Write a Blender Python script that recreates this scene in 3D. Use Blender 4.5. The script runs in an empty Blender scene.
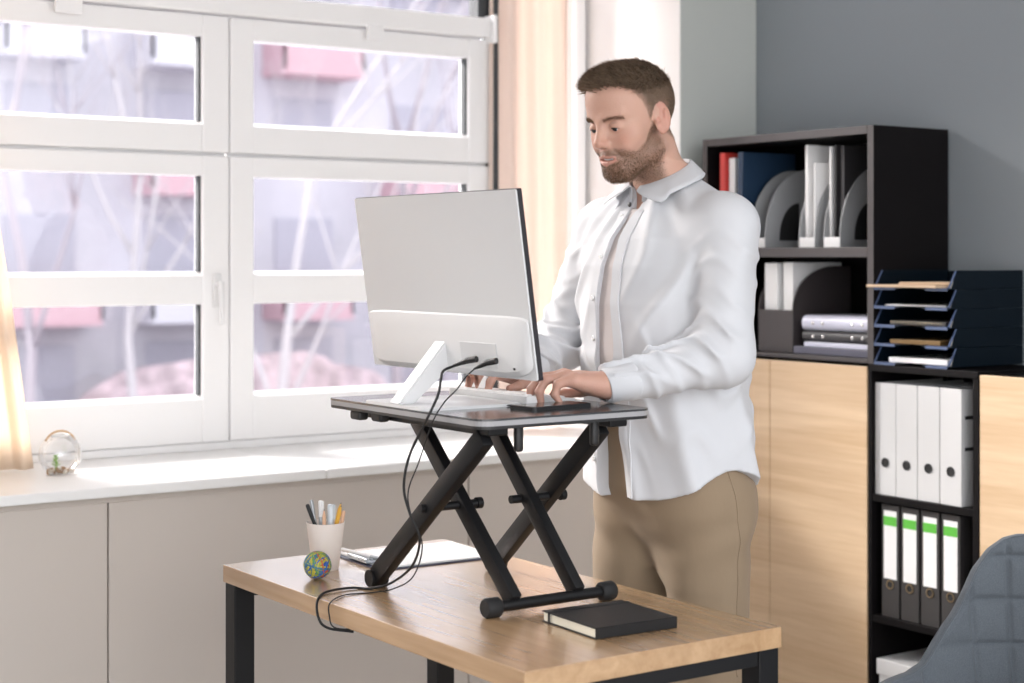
import bpy, bmesh, math, random
import numpy as np
from mathutils import Vector, Matrix, Euler
PI = math.pi
R = math.radians
SC = bpy.context.scene
COL = SC.collection

# ------------------------------------------------------------------ camera, world, sun, exposure
cam_d = bpy.data.cameras.new('camera')
cam = bpy.data.objects.new('camera', cam_d); COL.objects.link(cam)
cam.location = (0, 0, 1.40)
cam.rotation_euler = (R(90), 0, R(-34.9))
cam_d.sensor_width = 36.0
cam_d.lens = 1650.0 / 1024 * 36
cam_d.shift_y = -(341.5 - 257.0) / 1024
cam_d.clip_start = 0.05; cam_d.clip_end = 300
cam_d.dof.use_dof = True
cam_d.dof.focus_distance = 3.45
cam_d.dof.aperture_fstop = 3.2
SC.camera = cam

SC.view_settings.view_transform = 'Standard'
SC.view_settings.look = 'None'
SC.view_settings.gamma = 1.0
SC.view_settings.use_curve_mapping = False
SC.view_settings.exposure = 1.35

world = bpy.data.worlds.new('world'); SC.world = world
world.use_nodes = True
wn = world.node_tree; wn.nodes.clear()
w_out = wn.nodes.new('ShaderNodeOutputWorld'); w_bg = wn.nodes.new('ShaderNodeBackground')
w_tc = wn.nodes.new('ShaderNodeTexCoord'); w_sep = wn.nodes.new('ShaderNodeSeparateXYZ')
w_ramp = wn.nodes.new('ShaderNodeValToRGB')
w_ramp.color_ramp.elements[0].position = 0.46; w_ramp.color_ramp.elements[0].color = (0.62, 0.60, 0.60, 1)
w_ramp.color_ramp.elements[1].position = 0.56; w_ramp.color_ramp.elements[1].color = (0.94, 0.96, 1.0, 1)
w_map = wn.nodes.new('ShaderNodeMath'); w_map.operation = 'MULTIPLY_ADD'
w_map.inputs[1].default_value = 0.5; w_map.inputs[2].default_value = 0.5
wn.links.new(w_tc.outputs['Generated'], w_sep.inputs[0])
wn.links.new(w_sep.outputs['Z'], w_map.inputs[0])
wn.links.new(w_map.outputs[0], w_ramp.inputs[0])
wn.links.new(w_ramp.outputs[0], w_bg.inputs['Color'])
w_bg.inputs['Strength'].default_value = 1.7
wn.links.new(w_bg.outputs[0], w_out.inputs['Surface'])

sun_d = bpy.data.lights.new('sun', 'SUN'); sun = bpy.data.objects.new('sun', sun_d); COL.objects.link(sun)
sun_d.energy = 8.0; sun_d.angle = R(22); sun_d.color = (1.0, 0.95, 0.88)
# the sun stands outside the windows, high and to the left of them
sun.rotation_euler = Vector((0.34, -0.80, -0.50)).to_track_quat('-Z', 'Y').to_euler()

# ------------------------------------------------------------------ helpers
def link(o, parent=None):
    COL.objects.link(o)
    if parent is not None: o.parent = parent
    return o

def tag(o, label=None, cat=None, group=None, kind=None):
    if label: o['label'] = label
    if cat: o['category'] = cat
    if group: o['group'] = group
    if kind: o['kind'] = kind
    return o

def thing(name, label, cat, loc=(0, 0, 0), rz=0.0, group=None, rot=None):
    o = bpy.data.objects.new(name, None); link(o)
    o.empty_display_size = 0.05
    o.location = loc
    o.rotation_euler = rot if rot else (0, 0, rz)
    return tag(o, label, cat, group)

def obj(name, bm, mat, parent=None, loc=(0, 0, 0), rot=(0, 0, 0), smooth=False, autos=None):
    me = bpy.data.meshes.new(name)
    bmesh.ops.recalc_face_normals(bm, faces=bm.faces)
    bm.to_mesh(me); bm.free()
    for m in (mat if isinstance(mat, (list, tuple)) else [mat]): me.materials.append(m)
    if smooth:
        me.polygons.foreach_set('use_smooth', [True] * len(me.polygons))
        if autos:
            ob_dummy = None
            me.set_sharp_from_angle(angle=R(autos))
    o = bpy.data.objects.new(name, me); o.location = loc; o.rotation_euler = rot
    return link(o, parent)

def struct(name, bm, mat, parent=None, **k):
    o = obj(name, bm, mat, parent, **k)
    if parent is None: o['kind'] = 'structure'
    return o

def copy_tree(o, parent=None):
    c = o.copy(); link(c)
    if parent is not None: c.parent = parent
    for ch in list(o.children): copy_tree(ch, c)
    return c

def B(): return bmesh.new()

def box(bm, x0, x1, y0, y1, z0, z1, bev=0.0, seg=2, M=None, mi=0):
    t = bmesh.new()
    bmesh.ops.create_cube(t, size=1.0)
    for v in t.verts:
        v.co = Vector(((x0 + x1) / 2 + v.co.x * (x1 - x0), (y0 + y1) / 2 + v.co.y * (y1 - y0), (z0 + z1) / 2 + v.co.z * (z1 - z0)))
    if bev > 0:
        bmesh.ops.bevel(t, geom=list(t.edges), offset=bev, segments=seg, affect='EDGES', profile=0.5)
    if M is not None: bmesh.ops.transform(t, matrix=M, verts=t.verts)
    for f in t.faces: f.material_index = mi
    merge(bm, t); return bm

def merge(bm, t):
    me = bpy.data.meshes.new('tmp'); t.to_mesh(me); t.free()
    bm.from_mesh(me); bpy.data.meshes.remove(me)

def tube(bm, pts, r, seg=12, cap=True, mi=0):
    """round tube through pts; r a number or a list of radii"""
    pts = [Vector(p) for p in pts]
    n = len(pts)
    rs = r if isinstance(r, (list, tuple)) else [r] * n
    tang = []
    for i in range(n):
        a = pts[max(0, i - 1)]; b = pts[min(n - 1, i + 1)]
        tang.append((b - a).normalized())
    up = Vector((0, 0, 1))
    if abs(tang[0].dot(up)) > 0.9: up = Vector((1, 0, 0))
    u = tang[0].cross(up).normalized()
    rings = []
    for i in range(n):
        u = (u - tang[i] * u.dot(tang[i])).normalized()
        w = tang[i].cross(u)
        ring = [bm.verts.new(pts[i] + (u * math.cos(2 * PI * k / seg) + w * math.sin(2 * PI * k / seg)) * rs[i]) for k in range(seg)]
        rings.append(ring)
    for i in range(n - 1):
        for k in range(seg):
            f = bm.faces.new((rings[i][k], rings[i][(k + 1) % seg], rings[i + 1][(k + 1) % seg], rings[i + 1][k])); f.material_index = mi
    if cap:
        f = bm.faces.new(rings[0][::-1]); f.material_index = mi
        f = bm.faces.new(rings[-1]); f.material_index = mi
    return bm

def smooth_path(pts, n=8):
    """Catmull-Rom through pts"""
    P = [Vector(p) for p in pts]; P = [P[0] * 2 - P[1]] + P + [P[-1] * 2 - P[-2]]
    out = []
    for i in range(1, len(P) - 2):
        for k in range(n):
            t = k / n
            a, b, c, d = P[i - 1], P[i], P[i + 1], P[i + 2]
            out.append(0.5 * ((2 * b) + (c - a) * t + (2 * a - 5 * b + 4 * c - d) * t * t + (-a + 3 * b - 3 * c + d) * t ** 3))
    out.append(P[-2]); return out

def lathe(bm, prof, seg=32, c=(0, 0, 0), mi=0):
    rings = []
    for r, z in prof:
        if r < 1e-6: rings.append([bm.verts.new((c[0], c[1], c[2] + z))])
        else: rings.append([bm.verts.new((c[0] + r * math.cos(2 * PI * k / seg), c[1] + r * math.sin(2 * PI * k / seg), c[2] + z)) for k in range(seg)])
    for a, b in zip(rings[:-1], rings[1:]):
        for k in range(seg):
            k2 = (k + 1) % seg
            if len(a) == 1 and len(b) == 1: continue
            if len(a) == 1: vs = (a[0], b[k], b[k2])
            elif len(b) == 1: vs = (a[k], a[k2], b[0])
            else: vs = (a[k], a[k2], b[k2], b[k])
            f = bm.faces.new(vs); f.material_index = mi
    return bm

def prism(bm, outline, lo, hi, axis='z', mi=0):
    """extrude a 2D outline between lo and hi along axis"""
    def mk(p, h):
        if axis == 'z': return (p[0], p[1], h)
        if axis == 'y': return (p[0], h, p[1])
        return (h, p[0], p[1])
    a = [bm.verts.new(mk(p, lo)) for p in outline]; b = [bm.verts.new(mk(p, hi)) for p in outline]
    n = len(a)
    fs = [bm.faces.new(a[::-1]), bm.faces.new(b)]
    for i in range(n): fs.append(bm.faces.new((a[i], a[(i + 1) % n], b[(i + 1) % n], b[i])))
    for f in fs: f.material_index = mi
    return bm

def rrect(x0, x1, y0, y1, r, n=6):
    pts = []
    for cx, cy, a0 in ((x1 - r, y1 - r, 0), (x0 + r, y1 - r, 90), (x0 + r, y0 + r, 180), (x1 - r, y0 + r, 270)):
        for k in range(n + 1):
            a = R(a0 + 90 * k / n); pts.append((cx + r * math.cos(a), cy + r * math.sin(a)))
    return pts

def bar(bm, p0, p1, w, t, bev=0.002, mi=0, roll=0.0):
    """rectangular bar from p0 to p1; w is the size along local x, t along local y"""
    p0 = Vector(p0); p1 = Vector(p1); d = p1 - p0
    q = d.to_track_quat('Z', 'X')
    M = Matrix.Translation(p0) @ q.to_matrix().to_4x4() @ Matrix.Rotation(roll, 4, 'Z')
    return box(bm, -w / 2, w / 2, -t / 2, t / 2, 0, d.length, bev, 2, M, mi)

# ------------------------------------------------------------------ materials
def mat(name, col, rough=0.5, metal=0.0, spec=0.5, bump=None, var=None, coat=0.0, sheen=0.0, trans=0.0, sss=0.0, alpha=1.0):
    """bump=(scale, strength[, stretch xyz]); var=(scale, amount, stretch xyz) multiplies the colour by noise"""
    m = bpy.data.materials.new(name); m.use_nodes = True
    nt = m.node_tree; bs = nt.nodes['Principled BSDF']
    bs.inputs['Base Color'].default_value = (*col, 1)
    bs.inputs['Roughness'].default_value = rough
    bs.inputs['Metallic'].default_value = metal
    bs.inputs['Specular IOR Level'].default_value = spec
    bs.inputs['Coat Weight'].default_value = coat
    bs.inputs['Sheen Weight'].default_value = sheen
    bs.inputs['Transmission Weight'].default_value = trans
    bs.inputs['Alpha'].default_value = alpha
    if sss > 0:
        bs.inputs['Subsurface Weight'].default_value = sss
        bs.inputs['Subsurface Radius'].default_value = (0.012, 0.004, 0.002)
        bs.inputs['Subsurface Scale'].default_value = 1.0
    tc = nt.nodes.new('ShaderNodeTexCoord')
    def noise(scale, stretch, detail=4):
        mp = nt.nodes.new('ShaderNodeMapping'); mp.inputs['Scale'].default_value = stretch
        nz = nt.nodes.new('ShaderNodeTexNoise'); nz.inputs['Scale'].default_value = scale; nz.inputs['Detail'].default_value = detail
        nt.links.new(tc.outputs['Object'], mp.inputs[0]); nt.links.new(mp.outputs[0], nz.inputs['Vector'])
        return nz
    if var:
        nz = noise(var[0], var[2] if len(var) > 2 else (1, 1, 1))
        mr = nt.nodes.new('ShaderNodeMapRange'); mr.inputs[1].default_value = 0.3; mr.inputs[2].default_value = 0.7
        mr.inputs[3].default_value = 1 - var[1]; mr.inputs[4].default_value = 1 + var[1]
        mx = nt.nodes.new('ShaderNodeVectorMath'); mx.operation = 'SCALE'
        mx.inputs[0].default_value = col
        nt.links.new(nz.outputs['Fac'], mr.inputs[0]); nt.links.new(mr.outputs[0], mx.inputs['Scale'])
        nt.links.new(mx.outputs[0], bs.inputs['Base Color'])
    if bump:
        nz = noise(bump[0], bump[2] if len(bump) > 2 else (1, 1, 1))
        bp = nt.nodes.new('ShaderNodeBump'); bp.inputs['Strength'].default_value = bump[1]; bp.inputs['Distance'].default_value = 0.01
        nt.links.new(nz.outputs['Fac'], bp.inputs['Height']); nt.links.new(bp.outputs[0], bs.inputs['Normal'])
    return m

def wood(name, c0, c1, axis='y', rough=0.4, scale=1.0):
    m = bpy.data.materials.new(name); m.use_nodes = True
    nt = m.node_tree; bs = nt.nodes['Principled BSDF']; bs.inputs['Roughness'].default_value = rough
    tc = nt.nodes.new('ShaderNodeTexCoord')
    st = {'x': (0.9, 14, 14), 'y': (14, 0.9, 14), 'z': (14, 14, 0.9)}[axis]
    mp = nt.nodes.new('ShaderNodeMapping'); mp.inputs['Scale'].default_value = [s * scale for s in st]
    n1 = nt.nodes.new('ShaderNodeTexNoise'); n1.inputs['Scale'].default_value = 1.6; n1.inputs['Detail'].default_value = 8; n1.inputs['Distortion'].default_value = 0.8
    n2 = nt.nodes.new('ShaderNodeTexNoise'); n2.inputs['Scale'].default_value = 9; n2.inputs['Detail'].default_value = 4
    ad = nt.nodes.new('ShaderNodeMath'); ad.operation = 'MULTIPLY_ADD'; ad.inputs[1].default_value = 0.3
    rp = nt.nodes.new('ShaderNodeValToRGB'); rp.color_ramp.elements[0].position = 0.42; rp.color_ramp.elements[1].position = 0.85
    rp.color_ramp.elements[0].color = (*c0, 1); rp.color_ramp.elements[1].color = (*c1, 1)
    nt.links.new(tc.outputs['Object'], mp.inputs[0]); nt.links.new(mp.outputs[0], n1.inputs['Vector']); nt.links.new(mp.outputs[0], n2.inputs['Vector'])
    nt.links.new(n2.outputs['Fac'], ad.inputs[0]); nt.links.new(n1.outputs['Fac'], ad.inputs[2])
    nt.links.new(ad.outputs[0], rp.inputs[0]); nt.links.new(rp.outputs[0], bs.inputs['Base Color'])
    bp = nt.nodes.new('ShaderNodeBump'); bp.inputs['Strength'].default_value = 0.06; bp.inputs['Distance'].default_value = 0.002
    nt.links.new(ad.outputs[0], bp.inputs['Height']); nt.links.new(bp.outputs[0], bs.inputs['Normal'])
    return m

def thin_glass(name, tint=(1, 1, 1), refl=0.06, haze=0.0, hazecol=(0.9, 0.9, 0.95)):
    m = bpy.data.materials.new(name); m.use_nodes = True
    nt = m.node_tree; nt.nodes.clear()
    out = nt.nodes.new('ShaderNodeOutputMaterial')
    tr = nt.nodes.new('ShaderNodeBsdfTransparent'); tr.inputs[0].default_value = (*tint, 1)
    gl = nt.nodes.new('ShaderNodeBsdfGlossy'); gl.inputs['Roughness'].default_value = 0.02
    mx = nt.nodes.new('ShaderNodeMixShader')
    lw = nt.nodes.new('ShaderNodeLayerWeight'); lw.inputs['Blend'].default_value = 0.25
    ml = nt.nodes.new('ShaderNodeMath'); ml.operation = 'MULTIPLY_ADD'; ml.inputs[1].default_value = 0.5; ml.inputs[2].default_value = refl
    nt.links.new(lw.outputs['Fresnel'], ml.inputs[0]); nt.links.new(ml.outputs[0], mx.inputs[0])
    nt.links.new(tr.outputs[0], mx.inputs[1]); nt.links.new(gl.outputs[0], mx.inputs[2])
    last = mx
    if haze > 0:
        df = nt.nodes.new('ShaderNodeBsdfTranslucent'); df.inputs[0].default_value = (*hazecol, 1)
        m2 = nt.nodes.new('ShaderNodeMixShader'); m2.inputs[0].default_value = haze
        nt.links.new(mx.outputs[0], m2.inputs[1]); nt.links.new(df.outputs[0], m2.inputs[2]); last = m2
    nt.links.new(last.outputs[0], out.inputs['Surface'])
    return m

def cloth_translucent(name, col, fac=0.5):
    m = bpy.data.materials.new(name); m.use_nodes = True
    nt = m.node_tree; nt.nodes.clear()
    out = nt.nodes.new('ShaderNodeOutputMaterial')
    d = nt.nodes.new('ShaderNodeBsdfDiffuse'); d.inputs[0].default_value = (*col, 1)
    t = nt.nodes.new('ShaderNodeBsdfTranslucent'); t.inputs[0].default_value = (*col, 1)
    mx = nt.nodes.new('ShaderNodeMixShader'); mx.inputs[0].default_value = fac
    nt.links.new(d.outputs[0], mx.inputs[1]); nt.links.new(t.outputs[0], mx.inputs[2]); nt.links.new(mx.outputs[0], out.inputs['Surface'])
    return m

M = dict(
    wall_grey=mat('grey_paint', (0.262, 0.292, 0.315), 0.8, bump=(60, 0.03)),
    wall_white=mat('white_paint', (0.94, 0.915, 0.90), 0.7, bump=(60, 0.03)),
    pillar=mat('sage_paint', (0.55, 0.58, 0.555), 0.75, bump=(60, 0.03)),
    floor=mat('carpet_grey', (0.30, 0.28, 0.26), 0.9, bump=(200, 0.3), var=(80, 0.12)),
    ceiling=mat('ceiling_white', (0.85, 0.85, 0.84), 0.8),
    frame=mat('window_white', (0.93, 0.925, 0.925), 0.35),
    gasket=mat('strip_dark', (0.05, 0.055, 0.06), 0.6),
    sill=mat('sill_white', (0.88, 0.88, 0.87), 0.35),
    panel=mat('panel_beige', (0.59, 0.535, 0.485), 0.6, var=(1.5, 0.03)),
    glass=thin_glass('window_glass', (0.80, 0.80, 0.815), 0.03),
    curtain_wall=cloth_translucent('curtain_peach', (0.95, 0.82, 0.74), 0.30),
    curtain=cloth_translucent('curtain_cream', (0.95, 0.84, 0.72), 0.55),
    dark_wood=mat('cabinet_espresso', (0.006, 0.005, 0.0055), 0.5, spec=0.12, bump=(30, 0.05, (1, 1, 12))),
    dark_edge=mat('cabinet_edge', (0.050, 0.042, 0.043), 0.5),
    birch=wood('birch_door', (0.80, 0.60, 0.40), (0.64, 0.44, 0.26), 'y', 0.45, 0.8),
    oak=wood('oak_desk', (0.53, 0.345, 0.19), (0.39, 0.235, 0.118), 'y', 0.26, 1.0),
    black_metal=mat('black_metal', (0.008, 0.008, 0.009), 0.45, 0.0, spec=0.3, bump=(300, 0.05)),
    black_plastic=mat('black_plastic', (0.014, 0.014, 0.015), 0.45),
    rubber=mat('black_rubber', (0.01, 0.01, 0.011), 0.7),
    plat_top=mat('platform_laminate', (0.05, 0.05, 0.053), 0.14, spec=0.7),
    plat_edge=mat('platform_edge', (0.35, 0.35, 0.36), 0.4),
    mon_back=mat('monitor_silver', (0.67, 0.68, 0.69), 0.42, 0.0),
    mon_white=mat('monitor_white', (0.74, 0.745, 0.75), 0.38),
    mon_bezel=mat('monitor_bezel', (0.015, 0.012, 0.016), 0.35),
    screen=mat('screen_glass', (0.02, 0.02, 0.025), 0.12),
    kb=mat('keyboard_white', (0.80, 0.80, 0.80), 0.4),
    key=mat('key_white', (0.86, 0.86, 0.86), 0.5),
    paper=mat('paper_white', (0.86, 0.86, 0.86), 0.7),
    paper_cream=mat('page_cream', (0.86, 0.83, 0.70), 0.7, bump=(60, 0.3, (1, 1, 40))),
    leather=mat('black_leather', (0.010, 0.0095, 0.010), 0.5, spec=0.3, bump=(350, 0.12)),
    cup=mat('cup_white', (0.86, 0.79, 0.74), 0.5, spec=0.5),
    white_pl=mat('white_plastic', (0.82, 0.82, 0.82), 0.4),
    kraft=mat('kraft_paper', (0.60, 0.44, 0.30), 0.75, bump=(80, 0.05)),
    tray=mat('tray_navy', (0.002, 0.006, 0.011), 0.35, spec=0.22),
    tray_edge=mat('tray_edge_blue', (0.075, 0.11, 0.21), 0.2, coat=0.4),
    grey_file=mat('file_grey', (0.36, 0.37, 0.38), 0.5),
    red=mat('folder_red', (0.62, 0.05, 0.04), 0.45),
    blue=mat('folder_blue', (0.015, 0.04, 0.085), 0.45),
    lilac=mat('folder_lilac', (0.62, 0.63, 0.75), 0.4),
    slate=mat('folder_slate', (0.09, 0.09, 0.13), 0.5),
    charcoal=mat('folder_charcoal', (0.035, 0.033, 0.035), 0.5),
    binder_white=mat('binder_white', (0.66, 0.66, 0.66), 0.45, bump=(300, 0.03)),
    binder_black=mat('binder_black', (0.040, 0.037, 0.037), 0.5, bump=(300, 0.1)),
    label_green=mat('label_green', (0.12, 0.52, 0.06), 0.5),
    label_olive=mat('label_green_dim', (0.10, 0.36, 0.08), 0.5),
    chrome=mat('chrome', (0.75, 0.75, 0.75), 0.2, 1.0),
    brass=mat('ring_brass', (0.55, 0.45, 0.30), 0.25, 1.0),
    fabric=None,
    yellow=mat('pencil_yellow', (0.85, 0.48, 0.07), 0.45),
    orange_pl=mat('pen_peach', (0.80, 0.50, 0.32), 0.5),
    silver_pl=mat('pen_silver', (0.42, 0.45, 0.48), 0.3, 0.6),
    clear_pl=mat('pen_clear', (0.66, 0.72, 0.76), 0.15),
    pen_blue=mat('pen_blue', (0.03, 0.10, 0.30), 0.4),
    leaf=mat('leaf_green', (0.22, 0.42, 0.06), 0.5, var=(40, 0.3)),
    pebble=mat('pebble_brown', (0.36, 0.22, 0.12), 0.7, var=(120, 0.4)),
    pebble_pale=mat('pebble_pale', (0.66, 0.60, 0.52), 0.7),
    jar=thin_glass('jar_glass', (0.99, 0.99, 0.99), 0.10),
    cork=mat('cork_tan', (0.62, 0.42, 0.25), 0.7),
)

M['oak'].node_tree.nodes['Principled BSDF'].inputs['Coat Weight'].default_value = 1.0
M['oak'].node_tree.nodes['Principled BSDF'].inputs['Coat Roughness'].default_value = 0.24

# ------------------------------------------------------------------ room shell
YW = 4.60; XR = 3.86
bm = B(); box(bm, -1.6, XR + 0.1, -1.8, YW + 0.1, -0.06, 0.0); struct('floor', bm, M['floor'])
bm = B(); box(bm, -1.7, XR + 0.1, -0.6, YW + 0.2, 2.78, 2.86); struct('ceiling', bm, M['ceiling'])
bm = B(); box(bm, -1.7, -1.6, -0.4, YW + 0.1, 0, 2.78); struct('wall_left', bm, M['wall_white'])
bm = B(); box(bm, XR, XR + 0.1, -1.8, YW + 0.1, 0, 2.78); struct('wall_right', bm, M['wall_grey'])
bm = B(); box(bm, 3.52, XR - 0.001, 4.09, YW - 0.001, 0, 2.78, 0.004)
struct('wall_pillar', bm, [M['pillar'], M['wall_white']])
o = bpy.data.objects['wall_pillar']
for p in o.data.polygons:
    if p.normal.x < -0.7: p.material_index = 1
bm = B()
box(bm, 3.44, XR, YW + 0.001, YW + 0.14, 0, 2.78)
box(bm, 3.114, 3.44, YW + 0.001, YW + 0.14, 0, 0.84)
box(bm, 3.114, 3.44, YW + 0.001, YW + 0.14, 2.62, 2.78)
box(bm, -1.6, 0.245, YW + 0.001, YW + 0.14, 0, 2.78)
box(bm, 0.245, 3.114, YW + 0.001, YW + 0.14, 2.66, 2.78)
box(bm, 0.245, 3.114, YW + 0.001, YW + 0.14, 0, 0.79)
struct('wall_window', bm, M['wall_white'])
# sill board, its joint, and the panelled front under it
bm = B()
box(bm, 0.1, 2.165, 3.99, YW, 0.793, 0.820, 0.004); box(bm, 2.168, 3.519, 3.99, YW, 0.793, 0.820, 0.004)
struct('trim_1', bm, M['sill'])
bm = B()
for a, b in ((0.1, 1.557), (1.561, 2.655), (2.659, 3.519)):
    box(bm, a, b, 4.03, 4.055, 0.0, 0.775, 0.002)
box(bm, 0.1, 3.519, 4.034, 4.06, 0.775, 0.793)
struct('trim_2', bm, M['panel'])
bm = B(); box(bm, 3.455, 3.50, YW - 0.035, YW, 0.82, 2.78, 0.008); struct('trim_3', bm, M['frame'])
bm = B(); box(bm, 3.105, 3.122, YW - 0.045, YW + 0.03, 0.82, 2.66); struct('trim_4', bm, M['gasket'])  # plain dark strip between the right sash and the curtain
bm = B(); box(bm, XR - 0.015, XR - 0.0005, -1.8, 2.19, 0, 0.08, 0.003); struct('baseboard_right', bm, M['wall_white'])

def window_unit(name, x0, x1, handle_side=0, gask=True):
    root = bpy.data.objects.new(name, None); link(root); root['kind'] = 'structure'
    root.location = ((x0 + x1) / 2, YW, 0.82)
    L = -Vector(root.location)
    px0, px1 = x0 + 0.08, x1 - 0.088
    ya, yb = YW - 0.028, YW + 0.035
    rows = [(0.976, 1.258), (1.345, 1.643), (1.797, 2.060)]
    bm = B()
    Mx = Matrix.Translation(L)
    box(bm, x0 + 0.002, px0, ya, yb, 0.845, 1.704, 0.004, 2, Mx); box(bm, px1, x1 - 0.002, ya, yb, 0.845, 1.704, 0.004, 2, Mx)
    box(bm, x0 + 0.002, px0, ya, yb, 1.714, 2.124, 0.004, 2, Mx); box(bm, px1, x1 - 0.002, ya, yb, 1.714, 2.124, 0.004, 2, Mx)
    for z0, z1 in ((0.845, 0.976), (1.258, 1.345), (1.643, 1.704), (1.714, 1.797), (2.060, 2.124)):
        box(bm, px0 - 0.001, px1 + 0.001, ya + 0.002, yb, z0, z1, 0.003, 2, Mx)
    box(bm, x0 + 0.004, x1 - 0.004, YW + 0.0, yb - 0.002, 1.700, 1.718, 0, 1, Mx)
    struct('window_frame', bm, M['frame'], root)
    bm = B()
    for z0, z1 in rows:                                   # glazing beads, the lower one sloped to the room
        prism(bm, [(ya + 0.001 - YW, z0 - 0.82 - 0.001), (0.012, z0 - 0.82 + 0.012), (0.012, z0 - 0.82 - 0.001)], px0 + L.x, px1 + L.x, 'x')
        box(bm, px0, px0 + 0.008, YW - 0.01, YW + 0.01, z0, z1, 0.001, 1, Mx)
    struct('glazing_bead', bm, M['frame'], root)
    if gask:
        bm = B()
        for z0, z1 in rows: box(bm, px1 - 0.007, px1 + 0.0005, YW - 0.012, YW + 0.012, z0 + 0.01, z1, 0, 1, Mx)
        struct('gasket', bm, M['gasket'], root)
    for z0, z1 in rows:
        bm = B(); box(bm, px0, px1, YW + 0.012, YW + 0.016, z0, z1, 0, 1, Mx); struct('pane', bm, M['glass'], root)
    if handle_side:
        hx = x1 - 0.045
        bm = B(); box(bm, hx - 0.014, hx + 0.014, ya - 0.012, ya, 1.25, 1.35, 0.004, 2, Mx)
        tube(bm, [Vector((hx, ya - 0.005, 1.32)) + L, Vector((hx, ya - 0.035, 1.32)) + L], 0.009)
        tube(bm, [Vector(p) + L for p in ((hx, ya - 0.035, 1.325), (hx, ya - 0.04, 1.28), (hx + 0.004, ya - 0.036, 1.20))], [0.010, 0.009, 0.008])
        struct('handle', bm, M['white_pl'], root, smooth=True, autos=40)
    return root
window_unit('window_1', 1.200, 2.151, 1)
window_unit('window_2', 2.151, 3.104, 0)
window_unit('window_3', 0.247, 1.200, 0)
# the bright lights above the transom and the outer frame
bm = B()
box(bm, 0.247, 3.085, YW - 0.055, YW + 0.05, 2.130, 2.195, 0.006)
box(bm, 0.247, 3.104, YW - 0.02, YW + 0.05, 2.60, 2.66, 0.004)
box(bm, 0.247, 3.104, YW - 0.02, YW + 0.05, 0.820, 0.843, 0.003)
box(bm, 3.085, 3.100, YW - 0.075, YW - 0.01, 2.112, 2.205, 0.004)
box(bm, 2.61, 2.67, YW - 0.064, YW - 0.05, 2.09, 2.135, 0.004); box(bm, 1.60, 1.68, YW - 0.064, YW - 0.05, 2.09, 2.135, 0.004)
struct('window_4', bm, M['frame'])
bm = B(); box(bm, 0.247, 3.06, YW + 0.012, YW + 0.016, 2.195, 2.60); struct('pane', bm, M['glass'], bpy.data.objects['window_4'])
bm = B(); box(bm, 3.06, 3.104, YW - 0.015, YW + 0.04, 2.196, 2.60); struct('gasket', bm, M['gasket'], bpy.data.objects['window_4'])

# narrow unseen window, added so daylight glows through the drawn curtain
bm = B()
box(bm, 3.123, 3.15, YW + 0.002, YW + 0.05, 0.841, 2.619, 0.003); box(bm, 3.41, 3.439, YW + 0.002, YW + 0.05, 0.841, 2.619, 0.003)
struct('added_window', bm, M['frame'])
bm = B(); box(bm, 3.15, 3.41, YW + 0.02, YW + 0.024, 0.841, 2.619); struct('pane', bm, M['glass'], bpy.data.objects['added_window'])

# ------------------------------------------------------------------ curtains
def curtain(name, xl, xr, y, z0, z1, folds, amp, label, edge=None):
    bm = B(); nu, nv = int(folds * 14), 30
    g = []
    for j in range(nv + 1):
        v = j / nv; z = z0 + (z1 - z0) * v; row = []
        a, b = (xl, xr) if edge is None else (xl, edge(z))
        for i in range(nu + 1):
            u = i / nu
            ph = u * folds * 2 * PI
            yy = y + amp * math.sin(ph + 0.5 * math.sin(3 * v)) * (0.7 + 0.3 * math.sin(ph * 0.37 + 1)) + 0.004 * math.sin(ph * 2.3 + v * 4)
            row.append(bm.verts.new((a + (b - a) * (u + 0.012 * math.sin(ph * 1.0)), yy, z)))
        g.append(row)
    for j in range(nv):
        for i in range(nu): bm.faces.new((g[j][i], g[j][i + 1], g[j + 1][i + 1], g[j + 1][i]))
    o = obj(name, bm, M['curtain'] if edge else M['curtain_wall'], smooth=True)
    md = o.modifiers.new('thick', 'SOLIDIFY'); md.thickness = 0.0015
    tag(o, label, 'curtain'); return o
curtain('curtain', 3.085, 3.395, 4.545, 0.825, 2.72, 2.6, 0.020, 'peach curtain hanging between the window and the white wall corner')
def edge_l(z):
    return 1.50 - 0.13 * (z - 0.84) - (0.05 * max(0, z - 1.3) ** 1.3)
curtain('curtain', 0.75, 1.42, 4.43, 0.825, 2.72, 8, 0.03, 'sunlit cream curtain drawn aside at the left window edge, behind the glass globe', edge_l)

# ------------------------------------------------------------------ outside the windows
ext = dict(
    wall=mat('facade_grey', (0.50, 0.485, 0.53), 0.9, var=(0.35, 0.18)),
    pink=mat('balcony_pink', (0.56, 0.37, 0.41), 0.8),
    pale=mat('balcony_pale', (0.58, 0.57, 0.62), 0.8),
    glass=mat('facade_window', (0.38, 0.37, 0.43), 0.5),
    snow=mat('snowy_ground', (0.50, 0.48, 0.51), 0.9, var=(0.6, 0.15)),
    bark=mat('bark_grey', (0.34, 0.30, 0.33), 0.9),
    birchb=mat('bark_pale', (0.50, 0.47, 0.48), 0.9),
    hedge=mat('hedge_brown', (0.42, 0.33, 0.35), 0.9, bump=(6, 0.6), var=(3, 0.35)),
)
bm = B(); box(bm, -30, 60, YW + 1.0, 70, -3.2, -3.0); struct('ground', bm, ext['snow'])
bt = thing('apartment_building', 'pale apartment block with pink balconies seen blurred through the windows', 'building', (16, 34, -3.0))
bm = B(); box(bm, -22, 26, 0, 10, 0, 10.8, 0.1)
obj('wall', bm, ext['wall'], bt)
bm = B(); box(bm, -22.4, 26.4, -0.5, 10.4, 10.8, 11.15); obj('roof', bm, ext['pale'], bt)
random.seed(4)
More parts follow.
